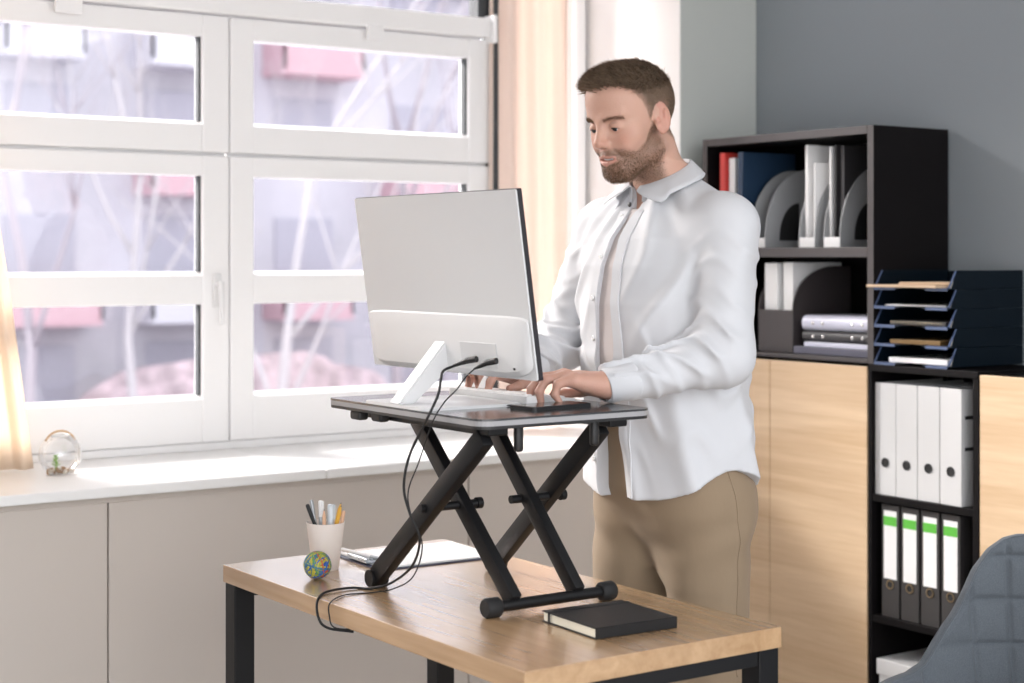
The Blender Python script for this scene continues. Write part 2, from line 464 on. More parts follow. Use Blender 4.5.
for fl in range(4):
    z = 0.35 + fl * 2.75
    for k in range(15):
        x = -21.0 + k * 3.1
        bm = B(); box(bm, x + 0.4, x + 1.9, -0.05, 0.05, z + 0.9, z + 2.2, 0.03); obj('window', bm, ext['glass'], bt)
        if (k + fl) % 2 == 0 or k % 5 == 1:
            x0_, x1_ = x + 0.1, x + random.uniform(1.5, 2.2)
            bm = B(); box(bm, x0_, x1_, -1.1, 0.0, z - 0.12, z); box(bm, x0_, x1_, -1.1, -1.04, z, z + 0.8)
            box(bm, x0_, x0_ + 0.06, -1.1, 0, z, z + 0.8); box(bm, x1_ - 0.06, x1_, -1.1, 0, z, z + 0.8)
            obj('balcony', bm, ext['pink'] if random.random() < 0.42 else ext['pale'], bt)

def tree(x, y, h, r, mt, seed, label, lean=0.0):
    rnd = random.Random(seed); bm = B()
    def branch(p, d, L, rad, depth):
        pts = [p]; q = p.copy(); dd = d.copy()
        for i in range(4):
            dd = (dd + Vector((rnd.uniform(-.14, .14), rnd.uniform(-.14, .14), rnd.uniform(-.02, .1)))).normalized()
            q = q + dd * L / 4; pts.append(q.copy())
        tube(bm, pts, [rad * (1 - 0.15 * i) for i in range(5)], 7 if depth < 2 else 5)
        if depth >= 4: return
        for i in range(3 if depth else 5):
            t = rnd.choice(pts[2:]) if depth else pts[rnd.choice((1, 2, 3, 4, 4))]
            a = rnd.uniform(0, 2 * PI); s = rnd.uniform(.45, 1.0)
            nd = (dd + Vector((math.cos(a) * s, math.sin(a) * s, rnd.uniform(.1, .6)))).normalized()
            branch(t.copy(), nd, L * rnd.uniform(.5, .72), rad * 0.45, depth + 1)
    branch(Vector((0, 0, 0)), Vector((lean, 0, 1)).normalized(), h * 0.5, r, 0)
    o = obj('bare_tree', bm, mt, loc=(x, y, -3.05), smooth=True)
    return tag(o, label, 'tree', group='bare winter trees outside')
# positions along the sight lines through the panes
tree(8.3, 25.0, 12, 0.12, ext['bark'], 3, 'dark bare tree behind the left edge of the left window panes', 0.12)
tree(12.0, 29.0, 12, 0.11, ext['birchb'], 8, 'pale slim bare trunk behind the middle of the left window panes', -0.06)
tree(13.0, 25.5, 12, 0.12, ext['birchb'], 14, 'pale bare trunk behind the right part of the left window panes', 0.08)
tree(17.2, 28.5, 13, 0.13, ext['bark'], 21, 'bare tree behind the left part of the right window panes', 0.05)
tree(21.5, 24.5, 13, 0.11, ext['birchb'], 29, 'pale bare tree behind the right end of the right window panes', -0.1)
for i, (hx, hy, hw) in enumerate(((6.0, 31.3, 7), (15.0, 31.3, 7), (24.0, 31.3, 7))):
    bm = B(); bmesh.ops.create_icosphere(bm, subdivisions=4, radius=1)
    rnd = random.Random(i)
    ns = [(rnd.uniform(2, 6), rnd.uniform(2, 6), rnd.uniform(0, 6)) for _ in range(6)]
    for v in bm.verts:
        d = sum(math.sin(a * v.co.x * 2 + c) * math.sin(b * v.co.y * 2 + b * v.co.z) for a, b, c in ns) * 0.04
        v.co = Vector((v.co.x * hw / 2 * (1 + d), v.co.y * 1.0 * (1 + d), (v.co.z * (1 + d)) * 1.3))
    o = obj('hedge', bm, ext['hedge'], loc=(hx, hy, -1.9), smooth=True)
    tag(o, ['brown leafless hedge outside behind the left panes', 'brown leafless hedge outside behind the right panes', 'brown leafless hedge outside farthest to the right'][i], 'hedge', 'hedges outside')

# ------------------------------------------------------------------ storage wall: low cabinets
XF = 3.53
def door_cabinet(y0, y1, label, seams):
    t = thing('storage_cabinet', label, 'cabinet', (XF, (y0 + y1) / 2, 0))
    h = (y1 - y0) / 2
    bm = B(); box(bm, 0.022, 0.325, -h + 0.001, h - 0.001, 0.06, 1.085, 0.002); box(bm, 0.04, 0.32, -h + 0.02, h - 0.02, 0, 0.06)
    obj('body', bm, M['dark_wood'], t)
    ys = [-h + 0.003] + [s - (y0 + y1) / 2 for s in seams] + [h - 0.001]
    for a, b in zip(ys[:-1], ys[1:]):
        bm = B(); box(bm, 0.0, 0.019, a + 0.0015, b - 0.0015, 0.065, 1.086, 0.0015)
        obj('door', bm, M['birch'], t)
    return t
door_cabinet(3.283, 4.085, 'birch-fronted low cabinet behind the standing man, under the black open shelf', [3.684])
door_cabinet(2.09, 2.889, 'birch-fronted low cabinet at the right edge, behind the grey chair', [2.49])
t = thing('binder_shelf', 'black open shelf unit holding white and black ring binders between birch fronts', 'shelf', (XF, 3.086, 0))
bm = B(); box(bm, 0.0, 0.325, 0.1835, 0.1955, 0.0, 1.075, 0.001); obj('side_panel', bm, M['dark_wood'], t)
bm = B(); box(bm, 0.0, 0.325, -0.1955, -0.176, 0.0, 1.075, 0.001); obj('side_panel', bm, M['dark_wood'], t)
bm = B(); box(bm, -0.002, 0.325, -0.1955, 0.1955, 1.0755, 1.094, 0.001); obj('top_panel', bm, M['dark_wood'], t)
bm = B(); box(bm, 0.31, 0.325, -0.172, 0.170, 0.06, 1.074); obj('back_panel', bm, M['dark_wood'], t)
for z in (0.705, 0.362, 0.045):
    bm = B(); box(bm, 0.002, 0.309, -0.1755, 0.1830, z, z + 0.020, 0.001); obj('shelf', bm, M['dark_wood'], t)

def ring_binder(kind):
    w = 0.076 if kind == 'white' else 0.064
    t = thing('ring_binder', 'x', 'binder', (0, 0, 0))
    mt = M['binder_white'] if kind == 'white' else M['binder_black']
    bm = B()
    box(bm, 0.0, 0.003, -w / 2, w / 2, 0, 0.317, 0.001)
    box(bm, 0.001, 0.285, -w / 2, -w / 2 + 0.003, 0, 0.317, 0.001); box(bm, 0.001, 0.285, w / 2 - 0.003, w / 2, 0, 0.317, 0.001)
    obj('cover', bm, mt, t)
    bm = B(); box(bm, 0.03, 0.275, -w / 2 + 0.004, w / 2 - 0.010, 0.004, 0.300, 0.001); obj('pages', bm, M['paper'], t)
    bm = B()
    lathe(bm, [(0.0135, 0.0), (0.0135, 0.002), (0.0095, 0.002), (0.0095, 0.0)], 24)
    bmesh.ops.rotate(bm, verts=bm.verts, matrix=Matrix.Rotation(R(-90), 3, 'Y'))
    bmesh.ops.translate(bm, verts=bm.verts, vec=(-0.0002, 0, 0.092))
    obj('finger_ring', bm, M['brass'] if kind == 'black' else M['rubber'], t, smooth=True, autos=40)
    bm = B(); tube(bm, [(-0.0008, 0, 0.092), (0.0, 0, 0.092)], 0.0095, 20); obj('finger_hole', bm, M['rubber'], t)
    if kind == 'black':
        bm = B(); box(bm, -0.0010, 0.0, -0.0235, 0.0235, 0.108, 0.300); lab = obj('spine_label', bm, M['paper'], t)
        bm = B(); box(bm, -0.0016, -0.0009, -0.0235, 0.0235, 0.258, 0.284); obj('colour_band', bm, M['label_green'], lab)
    else:
        for z in (0.15, 0.235):
            bm = B(); box(bm, 0.014, 0.075, -w / 2 - 0.0008, -w / 2 + 0.001, z, z + 0.010, 0.0003, 1)
            obj('cover_slot', bm, M['rubber'], t)
    return t
wb = ring_binder('white'); bb = ring_binder('black')
wl = ['leftmost white ring binder on the upper binder shelf', 'second white ring binder from the left, upper binder shelf',
      'third white ring binder from the left, upper binder shelf', 'rightmost white ring binder, its side with two slots showing']
for i, y in enumerate((3.2285, 3.1505, 3.072, 2.991)):
    o = wb if i == 0 else copy_tree(wb)
    o.location = (XF + 0.012 - 0.004 * (i == 3), y, 0.7255); o.rotation_euler = (0, 0, R(-3) if i == 3 else 0)
    tag(o, wl[i], 'binder', 'white ring binders')
bl = ['leftmost black ring binder with green-banded white label', 'second black ring binder from the left, green-banded label',
      'third black ring binder from the left, green-banded label', 'rightmost black ring binder, beside the grey chair back']
for i, y in enumerate((3.212, 3.140, 3.068, 2.996)):
    o = bb if i == 0 else copy_tree(bb)
    o.location = (XF + 0.014, y, 0.3825); tag(o, bl[i], 'binder', 'black ring binders')
# white carton on the bottom shelf
t = thing('storage_box', 'white lidded cardboard box on the bottom shelf under the black binders', 'box', (XF + 0.004, 3.098, 0.0655))
bm = B(); box(bm, 0.006, 0.29, -0.152, 0.152, 0, 0.15, 0.002); obj('box_body', bm, M['paper'], t)
bm = B(); box(bm, 0.0, 0.296, -0.158, 0.158, 0.150, 0.195, 0.003); obj('lid', bm, M['white_pl'], t)

# ------------------------------------------------------------------ upper open shelf
YA, YB = 3.262, 3.992
t = thing('open_shelf', 'black open shelf unit standing on the birch cabinet behind the man', 'shelf', (XF, (YA + YB) / 2, 1.0955))
h = (YB - YA) / 2; zt = 0.681
bm = B(); box(bm, 0, 0.318, h - 0.022, h, 0.0, zt, 0.001); obj('side_panel', bm, [M['dark_wood'], M['dark_edge']], t)
bm = B(); box(bm, 0, 0.318, -h, -h + 0.024, 0.0, zt, 0.001); obj('side_panel', bm, [M['dark_wood'], M['dark_edge']], t)
bm = B(); box(bm, 0.0, 0.318, -h + 0.0245, h - 0.0225, zt - 0.024, zt, 0.001); obj('top_panel', bm, [M['dark_wood'], M['dark_edge']], t)
bm = B(); box(bm, 0.0, 0.318, -h + 0.0245, h - 0.0225, 0.0, 0.014, 0.001); obj('shelf', bm, [M['dark_wood'], M['dark_edge']], t)
bm = B(); box(bm, 0.0, 0.30, -h + 0.0245, h - 0.0225, 0.304, 0.333, 0.001); obj('shelf', bm, [M['dark_wood'], M['dark_edge']], t)
bm = B(); box(bm, 0.302, 0.318, -h + 0.0245, h - 0.0225, 0.0145, zt - 0.0245); obj('back_panel', bm, M['dark_wood'], t)
for c in t.children:                                       # lighter edge banding on the front edges
    if len(c.data.materials) == 2:
        for p in c.data.polygons:
            if p.normal.x < -0.9: p.material_index = 1
ZS = 1.0955 + 0.3335     # top of the middle shelf
ZL = 1.0955 + 0.0145

def magazine_file(label, y, mt, z=ZS, hgt=0.245, w=0.068, depth=0.25, lip=0.03, hole=True, grp='grey magazine files', clabel=None):
    """open holder: near side plane at y, quarter-round sides rising to the back"""
    t = thing('magazine_file', label, 'magazine file', (XF + 0.03, y, z), group=grp)
    out = [(0, 0), (depth, 0), (depth, hgt)]
    for k in range(13):
        a = R(90 * k / 12)
        out.append((depth * 0.72 - (depth * 0.72) * math.sin(a), lip + (hgt - lip) * math.cos(a)))
    for s, nm in ((0, 0), (1, 0)):
        bm = B(); prism(bm, out, s * (w - 0.003), s * (w - 0.003) + 0.003, 'y'); obj('side', bm, mt, t)
    if hole:
        o2 = []
        for k in range(11):
            a = R(90 * k / 10); o2.append((depth * 0.58 - depth * 0.34 * math.sin(a), 0.03 + 0.11 * math.cos(a)))
        o2 += [(depth * 0.24, 0.022), (depth * 0.58, 0.022)]
        bm = B(); prism(bm, o2, -0.0012, -0.0002, 'y'); obj('side_opening', bm, M['rubber'], t)
    bm = B(); box(bm, 0.0, 0.003, 0.0031, w - 0.0031, 0, lip); obj('front_lip', bm, M['white_pl'] if hole else mt, t)
    bm = B(); box(bm, depth - 0.003, depth, 0.0031, w - 0.0031, 0, hgt); obj('back_panel', bm, mt, t)
    bm = B(); box(bm, 0.0031, depth - 0.0031, 0.0031, w - 0.0031, 0, 0.003); obj('base', bm, mt, t)
    return t
magazine_file('grey magazine file nearest the man on the upper shelf, almost empty', 3.735, M['grey_file'])
magazine_file('middle grey magazine file on the upper shelf, stuffed with white papers', 3.522, M['grey_file'])
magazine_file('rightmost grey magazine file on the upper shelf, holding dark folders', 3.420, M['grey_file'])

def sheet(name, label, cat, loc, size, mt, rot=(0, 0, 0), group=None, bev=0.001):
    """upright folder / book: size = depth x, thickness y, height z; origin at its foot"""
    bm = B(); dx, dy, dz = size
    box(bm, 0, dx, -dy / 2, dy / 2, 0, dz, bev)
    o = obj(name, bm, mt, loc=loc, rot=rot); return tag(o, label, cat, group)
def folder(name, label, loc, size, mt, rot=(0, 0, 0), cat='folder', group=None):
    dx, dy, dz = size
    t = thing(name, label, cat, loc, group=group, rot=rot)
    bm = B()
    box(bm, 0, 0.002, -dy / 2, dy / 2, 0, dz, 0.0006, 1); box(bm, 0.001, dx, -dy / 2, -dy / 2 + 0.0018, 0, dz, 0.0006, 1); box(bm, 0.001, dx, dy / 2 - 0.0018, dy / 2, 0, dz, 0.0006, 1)
    obj('cover', bm, mt, t)
    bm = B(); box(bm, 0.006, dx - 0.006, -dy / 2 + 0.002, dy / 2 - 0.002, 0.003, dz - 0.006); obj('pages', bm, M['paper'], t)
    return t
folder('folder', 'red folder at the left end of the upper black shelf', (XF + 0.02, 3.920, ZS), (0.22, 0.022, 0.302), M['red'], cat='folder')
sheet('paper_stack', 'white papers standing between the red and the blue folder', 'papers', (XF + 0.035, 3.891, ZS), (0.21, 0.028, 0.285), M['paper'])
folder('folder', 'dark blue folder leaning right of the red one on the upper shelf', (XF + 0.02, 3.842, ZS + 0.0006), (0.23, 0.022, 0.300), M['blue'], rot=(R(1.2), 0, 0), cat='folder')
# papers in the middle file, dark folders in the right file
z1 = ZS + 0.0035
sheet('paper_stack', 'tall white cardboard sheets standing in the middle magazine file', 'papers', (XF + 0.045, 3.572, z1), (0.20, 0.012, 0.305), M['paper'], rot=(0, 0, 0))
sheet('paper_stack', 'loose white sheets fanned low in the middle magazine file', 'papers', (XF + 0.040, 3.5345, z1), (0.20, 0.006, 0.25), M['paper'], rot=(0, 0, 0))
sheet('magazine', 'thin white magazine standing in the right magazine file', 'magazine', (XF + 0.045, 3.4745, z1), (0.20, 0.007, 0.295), M['paper'])
sheet('folder', 'charcoal folder standing in the right magazine file', 'folder', (XF + 0.050, 3.4600, z1), (0.20, 0.008, 0.300), M['charcoal'])
sheet('folder', 'slate folder nearest the shelf side in the right magazine file', 'folder', (XF + 0.060, 3.4400, z1), (0.20, 0.015, 0.297), M['charcoal'])
# lower compartment
magazine_file('dark brown magazine file in the lower compartment, filled with white papers', 3.615, M['dark_edge'], z=ZL, hgt=0.262, w=0.150, depth=0.25, lip=0.128, hole=False, grp=None)
sheet('paper_stack', 'thick white paper pile standing in the brown magazine file, left part', 'papers', (XF + 0.045, 3.725, ZL + 0.0035), (0.21, 0.055, 0.268), M['paper'])
sheet('paper_stack', 'white papers standing in the brown magazine file, right part', 'papers', (XF + 0.045, 3.650, ZL + 0.0035), (0.21, 0.040, 0.270), M['paper'])
def lying_binder(label, y0, y1, z, hgt, mt, xoff=0.03, rivets=True):
    t = thing('lying_binder', label, 'binder', (XF + xoff, (y0 + y1) / 2, z))
    w = (y1 - y0) / 2
    bm = B(); prism(bm, [(p[0], p[1]) for p in rrect(0, 0.23, 0, hgt, hgt * 0.45)], -w, w, 'y')
    obj('cover', bm, mt, t, smooth=True, autos=50)
    if rivets:
        for yy in (-w + 0.045, -w + 0.085, w - 0.045, w - 0.085):
            bm = B(); lathe(bm, [(0, 0.002), (0.004, 0.0015), (0.0055, 0)], 12)
            bmesh.ops.rotate(bm, verts=bm.verts, matrix=Matrix.Rotation(R(-90), 3, 'Y')); bmesh.ops.translate(bm, verts=bm.verts, vec=(0.0, yy, hgt * 0.5))
            obj('rivet', bm, M['chrome'], t, smooth=True)
    return t
bm = B(); box(bm, 0, 0.24, -0.15, 0.15, 0, 0.022, 0.002); tag(obj('folder_stack', bm, M['slate'], loc=(XF + 0.012, 3.445, ZL)), 'slate blue folder lying flat at the bottom of the pile', 'folder')
bm = B(); box(bm, 0, 0.23, -0.135, 0.135, 0, 0.014, 0.002); tag(obj('notepad', bm, M['lilac'], loc=(XF + 0.02, 3.424, ZL + 0.0225)), 'lilac pad lying between the slate folder and the charcoal binder', 'pad')
lying_binder('charcoal binder with metal rivets lying under the translucent white one', 3.288, 3.575, ZL + 0.037, 0.032, M['charcoal'])
lying_binder('pale translucent binder lying on top of the pile in the lower compartment', 3.288, 3.577, ZL + 0.0695, 0.046, M['lilac'])

# ------------------------------------------------------------------ letter trays on the binder shelf
def letter_tray():
    t = thing('letter_tray', 'x', 'letter tray', (0, 0, 0))
    w, d = 0.133, 0.315
    bm = B()
    prism(bm, [(0.0, -w), (0.0, -w + 0.09), (0.05, -w + 0.105), (0.05, w - 0.105), (0.0, w - 0.09), (0.0, w), (d, w), (d, -w)], 0.0, 0.003, 'z')
    obj('tray_floor', bm, M['tray'], t)
    for s in (-1, 1):
        bm = B(); y = s * w
        prism(bm, [(0.012, 0.003), (0.035, 0.0525), (d, 0.0525), (d, 0.003)], y - 0.0015, y + 0.0015, 'y'); obj('side_wall', bm, M['tray'], t)
        bm = B(); tube(bm, [(0.004, y, 0.004), (0.034, y, 0.051)], 0.0026, 8); obj('corner_strut', bm, M['tray_edge'], t)
    bm = B(); box(bm, d - 0.003, d, -w + 0.002, w - 0.002, 0.0035, 0.049); obj('back_wall', bm, M['tray'], t)
    for s in (-1, 1):
        bm = B(); a, b = sorted((s * (w - 0.001), s * (w - 0.078)))
        box(bm, -0.001, 0.001, a, b, -0.004, 0.005, 0.0008, 1); box(bm, -0.001, 0.03, a, b, 0.0031, 0.0045, 0.0003, 1)
        obj('front_lip', bm, M['tray_edge'], t)
    return t
tr0 = letter_tray()
tl = ['navy letter tray at the bottom of the stack, holding white paper', 'second navy letter tray from the bottom, holding a brown-yellow booklet',
      'middle navy letter tray of the stack, holding a spiral notebook', 'second navy letter tray from the top, holding a few sheets', 'topmost navy letter tray, kraft envelopes lying in it']
TZ = 1.0985
for i in range(5):
    o = tr0 if i == 0 else copy_tree(tr0)
    o.location = (XF + 0.0, 3.128, TZ + 0.053 * i); tag(o, tl[i], 'letter tray', 'stacked letter trays')
def lying(name, label, cat, mt, z, size, dx=0.02, dy=0.0, rz=0.0, bev=0.001):
    bm = B(); box(bm, 0, size[0], -size[1] / 2, size[1] / 2, 0, size[2], bev)
    return tag(obj(name, bm, mt, loc=(XF + dx, 3.128 + dy, z), rot=(0, 0, rz)), label, cat)
fz = lambda i: TZ + 0.053 * i + 0.0048
lying('paper_stack', 'white paper pile in the bottom letter tray', 'papers', M['paper'], fz(0), (0.27, 0.21, 0.014), dy=-0.01)
lying('booklet', 'brown and yellow booklet in the second tray from the bottom', 'booklet', mat('booklet_ochre', (0.20, 0.115, 0.035), 0.6), fz(1), (0.24, 0.17, 0.012), dy=0.0, rz=R(4))
nb = lying('spiral_notebook', 'dark spiral notebook in the middle letter tray', 'notebook', M['charcoal'], fz(2), (0.24, 0.20, 0.012), dy=-0.01)
bm = B()
for k in range(18): tube(bm, [(-0.002 + 0.006 * math.cos(a), -0.09 + k * 0.0105, 0.006 + 0.007 * math.sin(a)) for a in [2 * PI * j / 8 for j in range(9)]], 0.0008, 5, False)
obj('wire_spiral', bm, M['brass'], nb, smooth=True)
lying('paper_stack', 'few white sheets in the second tray from the top', 'papers', M['paper'], fz(3), (0.28, 0.22, 0.004), dy=0.0)
def envelope(label, z, dx, dy, rz, ry=0.0, size=(0.23, 0.25)):
    t = thing('kraft_envelope', label, 'envelope', (XF + dx, 3.128 + dy, z), rot=(0, ry, rz))
    a, b = size
    bm = B(); box(bm, 0, a, -b / 2, b / 2, 0, 0.006, 0.002); obj('pouch', bm, M['kraft'], t)
    bm = B(); prism(bm, [(0.0, -b / 2 + 0.004), (0.075, -b / 2 + 0.05), (0.075, b / 2 - 0.05), (0.0, b / 2 - 0.004)], 0.0062, 0.0074, 'z'); obj('flap', bm, M['kraft'], t)
envelope('kraft envelope lying in the topmost tray, sticking out over its front', fz(4) + 0.0, -0.035, 0.004, R(1))
envelope('smaller kraft envelope lying skewed on top of the other envelope', fz(4) + 0.0078, 0.005, -0.045, R(10), 0, (0.22, 0.16))

# ------------------------------------------------------------------ desk
DX0, DX1, DY0, DY1, DZ = 1.563, 2.143, 2.205, 3.358, 0.72
t = thing('desk', 'oak-topped desk with a black square-tube metal frame under the standing riser', 'desk', ((DX0 + DX1) / 2, (DY0 + DY1) / 2, 0))
hx, hy = (DX1 - DX0) / 2, (DY1 - DY0) / 2
bm = B(); box(bm, -hx, hx, -hy, hy, DZ - 0.038, DZ, 0.0015); obj('table_top', bm, M['oak'], t)
for sx in (-1, 1):
    for sy in (-1, 1):
        bm = B(); cx, cy = sx * (hx - 0.028), sy * (hy - 0.028)
        box(bm, cx - 0.024, cx + 0.024, cy - 0.024, cy + 0.024, 0.0, DZ - 0.0385, 0.002); obj('leg', bm, M['black_metal'], t)
zf = DZ - 0.0385
bm = B()
for sy in (-1, 1): box(bm, -hx + 0.053, hx - 0.053, sy * (hy - 0.028) - 0.022, sy * (hy - 0.028) + 0.022, zf - 0.028, zf, 0.002)
for sx in (-1, 1): box(bm, sx * (hx - 0.09) - 0.02, sx * (hx - 0.09) + 0.02, -hy + 0.053, hy - 0.053, zf - 0.028, zf, 0.002)
obj('frame', bm, M['black_metal'], t)

# ------------------------------------------------------------------ sit-stand riser
PX0, PX1, PY0, PY1, PZ = 1.662, 2.070, 2.482, 3.068, 1.105
t = thing('desk_riser', 'black height-adjustable standing desk riser with crossed legs on the oak desk', 'desk riser', (1.855, 2.77, DZ))
def L3(x, y, z): return (x - 1.855, y - 2.77, z - DZ)
bm = B(); prism(bm, [(x - 1.855, y - 2.77) for x, y in rrect(PX0, PX1, PY0, PY1, 0.03)], PZ - 0.004 - DZ, PZ - DZ, 'z')
top = obj('platform', bm, M['plat_top'], t)
bm = B(); prism(bm, [(x - 1.855, y - 2.77) for x, y in rrect(PX0 + 0.0005, PX1 - 0.0005, PY0 + 0.0005, PY1 - 0.0005, 0.03)], PZ - 0.0135 - DZ, PZ - 0.0042 - DZ, 'z')
obj('edge_band', bm, M['plat_edge'], top)
bm = B(); prism(bm, [(x - 1.855, y - 2.77) for x, y in rrect(PX0 + 0.001, PX1 - 0.001, PY0 + 0.001, PY1 - 0.001, 0.03)], PZ - 0.0195 - DZ, PZ - 0.0137 - DZ, 'z')
obj('underside_board', bm, M['black_plastic'], top)
zu = PZ - 0.0197
for x in (1.735, 2.02):
    bm = B(); box(bm, *[v for p in ((x - 0.022 - 1.855, x + 0.022 - 1.855), (2.53 - 2.77, 3.01 - 2.77), (zu - 0.018 - DZ, zu - DZ)) for v in p], 0.003)
    obj('underside_rail', bm, M['black_metal'], t)
zt, zb = zu - 0.034, DZ + 0.019
for x, ya, yb, nm in ((1.722, 2.957, 2.555, 'outer'), (2.020, 2.957, 2.585, 'outer')):
    bm = B(); bar(bm, L3(x, ya, zb), L3(x, yb, zt + 0.014), 0.040, 0.026, 0.005)
    tube(bm, [L3(x - 0.0195, ya, zb - 0.001), L3(x + 0.0195, ya, zb - 0.001)], 0.0175, 20)
    arm = obj('scissor_arm', bm, M['black_metal'], t, smooth=True, autos=35)
for x, ya, yb in ((1.800, 2.572, 2.925), (1.950, 2.572, 2.885)):
    bm = B(); bar(bm, L3(x, ya, zb + 0.005), L3(x, yb, zt + 0.014), 0.034, 0.024, 0.004)
    obj('scissor_arm', bm, M['black_metal'], t, smooth=True, autos=35)
bm = B(); tube(bm, [L3(1.755, 2.572, zb), L3(2.015, 2.572, zb)], 0.011, 16); obj('foot_bar', bm, M['black_metal'], t, smooth=True, autos=40)
for x in (1.748, 2.022):
    bm = B()
    lathe(bm, [(0, -0.017), (0.016, -0.017), (0.019, -0.013), (0.019, 0.013), (0.016, 0.017), (0, 0.017)], 24)
    bmesh.ops.rotate(bm, verts=bm.verts, matrix=Matrix.Rotation(R(90), 3, 'Y')); bmesh.ops.translate(bm, verts=bm.verts, vec=L3(x, 2.572, zb))
    obj('rubber_foot', bm, M['rubber'], t, smooth=True, autos=40)
for xa, xb, yy in ((1.700, 1.838, 2.752), (1.915, 2.045, 2.750)):
    bm = B(); zz = (zt + zb) / 2 + 0.012
    tube(bm, [L3(xa, yy, zz), L3(xb, yy, zz)], 0.0085, 14)
    tube(bm, [L3(xb - 0.006, yy, zz), L3(xb + 0.006, yy, zz)], 0.0115, 14)
    obj('pivot_pin', bm, M['black_metal'], t, smooth=True, autos=40)
for x in (1.785, 1.965):                                     # height levers hanging at the near edge
    bm = B(); box(bm, x - 0.009 - 1.855, x + 0.009 - 1.855, 2.53 - 2.77, 2.545 - 2.77, zu - 0.052 - DZ, zu - DZ, 0.006, 3); obj('lever', bm, M['black_plastic'], t, smooth=True, autos=40)
for x, y in ((1.685, 2.965), (1.70, 2.905)):
    bm = B(); box(bm, x - 0.012 - 1.855, x + 0.012 - 1.855, y - 0.02 - 2.77, y + 0.02 - 2.77, zu - 0.020 - DZ, zu - DZ, 0.006, 3); obj('underside_bumper', bm, M['black_plastic'], t, smooth=True, autos=40)

# ------------------------------------------------------------------ all-in-one monitor
# bottom edge at z 1.172, x 1.800; the panel leans back (towards -X) at the top
MW, MH = 0.603, 0.362
t = thing('monitor', 'white-backed widescreen computer monitor on the riser, its back to the window side', 'monitor', (1.735, 2.793, PZ))
tilt = math.atan2(0.05, 0.355)
pan = bpy.data.objects.new('screen_panel', None)
MM = Matrix.Translation(Vector((1.800 - 1.735, 0, 1.168 - PZ))) @ Matrix.Rotation(-tilt, 4, 'Y')
def pbm(bm): bmesh.ops.transform(bm, matrix=MM, verts=bm.verts); return bm
bm = B(); prism(bm, rrect(-MW / 2, MW / 2, 0, MH, 0.004), 0.000, 0.010, 'x'); front = obj('bezel', pbm(bm), M['mon_bezel'], t)
bm = B(); prism(bm, rrect(-MW / 2 + 0.006, MW / 2 - 0.006, 0.018, MH - 0.006, 0.002), 0.0101, 0.0106, 'x'); obj('screen', pbm(bm), M['screen'], front)
bm = B(); prism(bm, rrect(-MW / 2 + 0.001, MW / 2 - 0.001, 0.001, MH - 0.001, 0.004), -0.0035, -0.0002, 'x'); obj('back_cover', pbm(bm), M['mon_back'], t)
# lower housing: thicker, ridge on top, rounded ends
bm = B()
def sect(y, inset):
    hN = 0.019; top_ = 0.122
    return [(-0.0037, 0.004 + inset), (-0.0037, top_ - inset * 0.3), (-0.008, top_ - 0.003 - inset * 0.3), (-hN + inset * 0.6, top_ - 0.030 - inset), (-hN + inset * 0.6, 0.016 + inset), (-hN + 0.010 + inset * 0.2, 0.005 + inset)]
ys = [(s_ * y_, i_) for s_, lst in ((-1, ((0.294, 0.024), (0.288, 0.015), (0.276, 0.008), (0.255, 0.003), (0.225, 0.0))), (1, ((0.225, 0.0), (0.255, 0.003), (0.276, 0.008), (0.288, 0.015), (0.294, 0.024)))) for y_, i_ in lst]
rings = [[bm.verts.new((a, y, b)) for a, b in sect(y, i)] for y, i in ys]
for r0, r1 in zip(rings[:-1], rings[1:]):
    for k in range(len(r0)): bm.faces.new((r0[k], r0[(k + 1) % len(r0)], r1[(k + 1) % len(r0)], r1[k]))
bm.faces.new(rings[0][::-1]); bm.faces.new(rings[-1])
hs = obj('lower_housing', pbm(bm), M['mon_white'], t, smooth=True, autos=25)
bm = B(); box(bm, -0.0202, -0.0188, -0.20, -0.075, 0.022, 0.070, 0.0004, 1)
for y in (-0.185, -0.165, -0.125, -0.105): box(bm, -0.0206, -0.0201, y, y + 0.012, 0.032, 0.038, 0, 1)
obj('port_panel', pbm(bm), M['mon_back'], hs)
bm = B(); box(bm, -0.0202, -0.0185, -0.255, -0.250, 0.022, 0.026); obj('lock_slot', pbm(bm), M['rubber'], hs)
# stand: slanted wedge leg and thin foot plate
bm = B()
prism(bm, [(1.774 - 1.735, 0.128), (1.788 - 1.735, 0.075), (1.700 - 1.735, 0.006), (1.664 - 1.735, 0.006)], -0.020, 0.020, 'y')
bmesh.ops.bevel(bm, geom=list(bm.edges), offset=0.003, segments=2, affect='EDGES')
obj('stand_leg', bm, M['mon_white'], t, smooth=True, autos=35)
bm = B(); prism(bm, rrect(1.663 - 1.735, 1.895 - 1.735, -0.12, 0.12, 0.02), 0.0, 0.0058, 'z'); obj('stand_foot', bm, M['mon_white'], t)

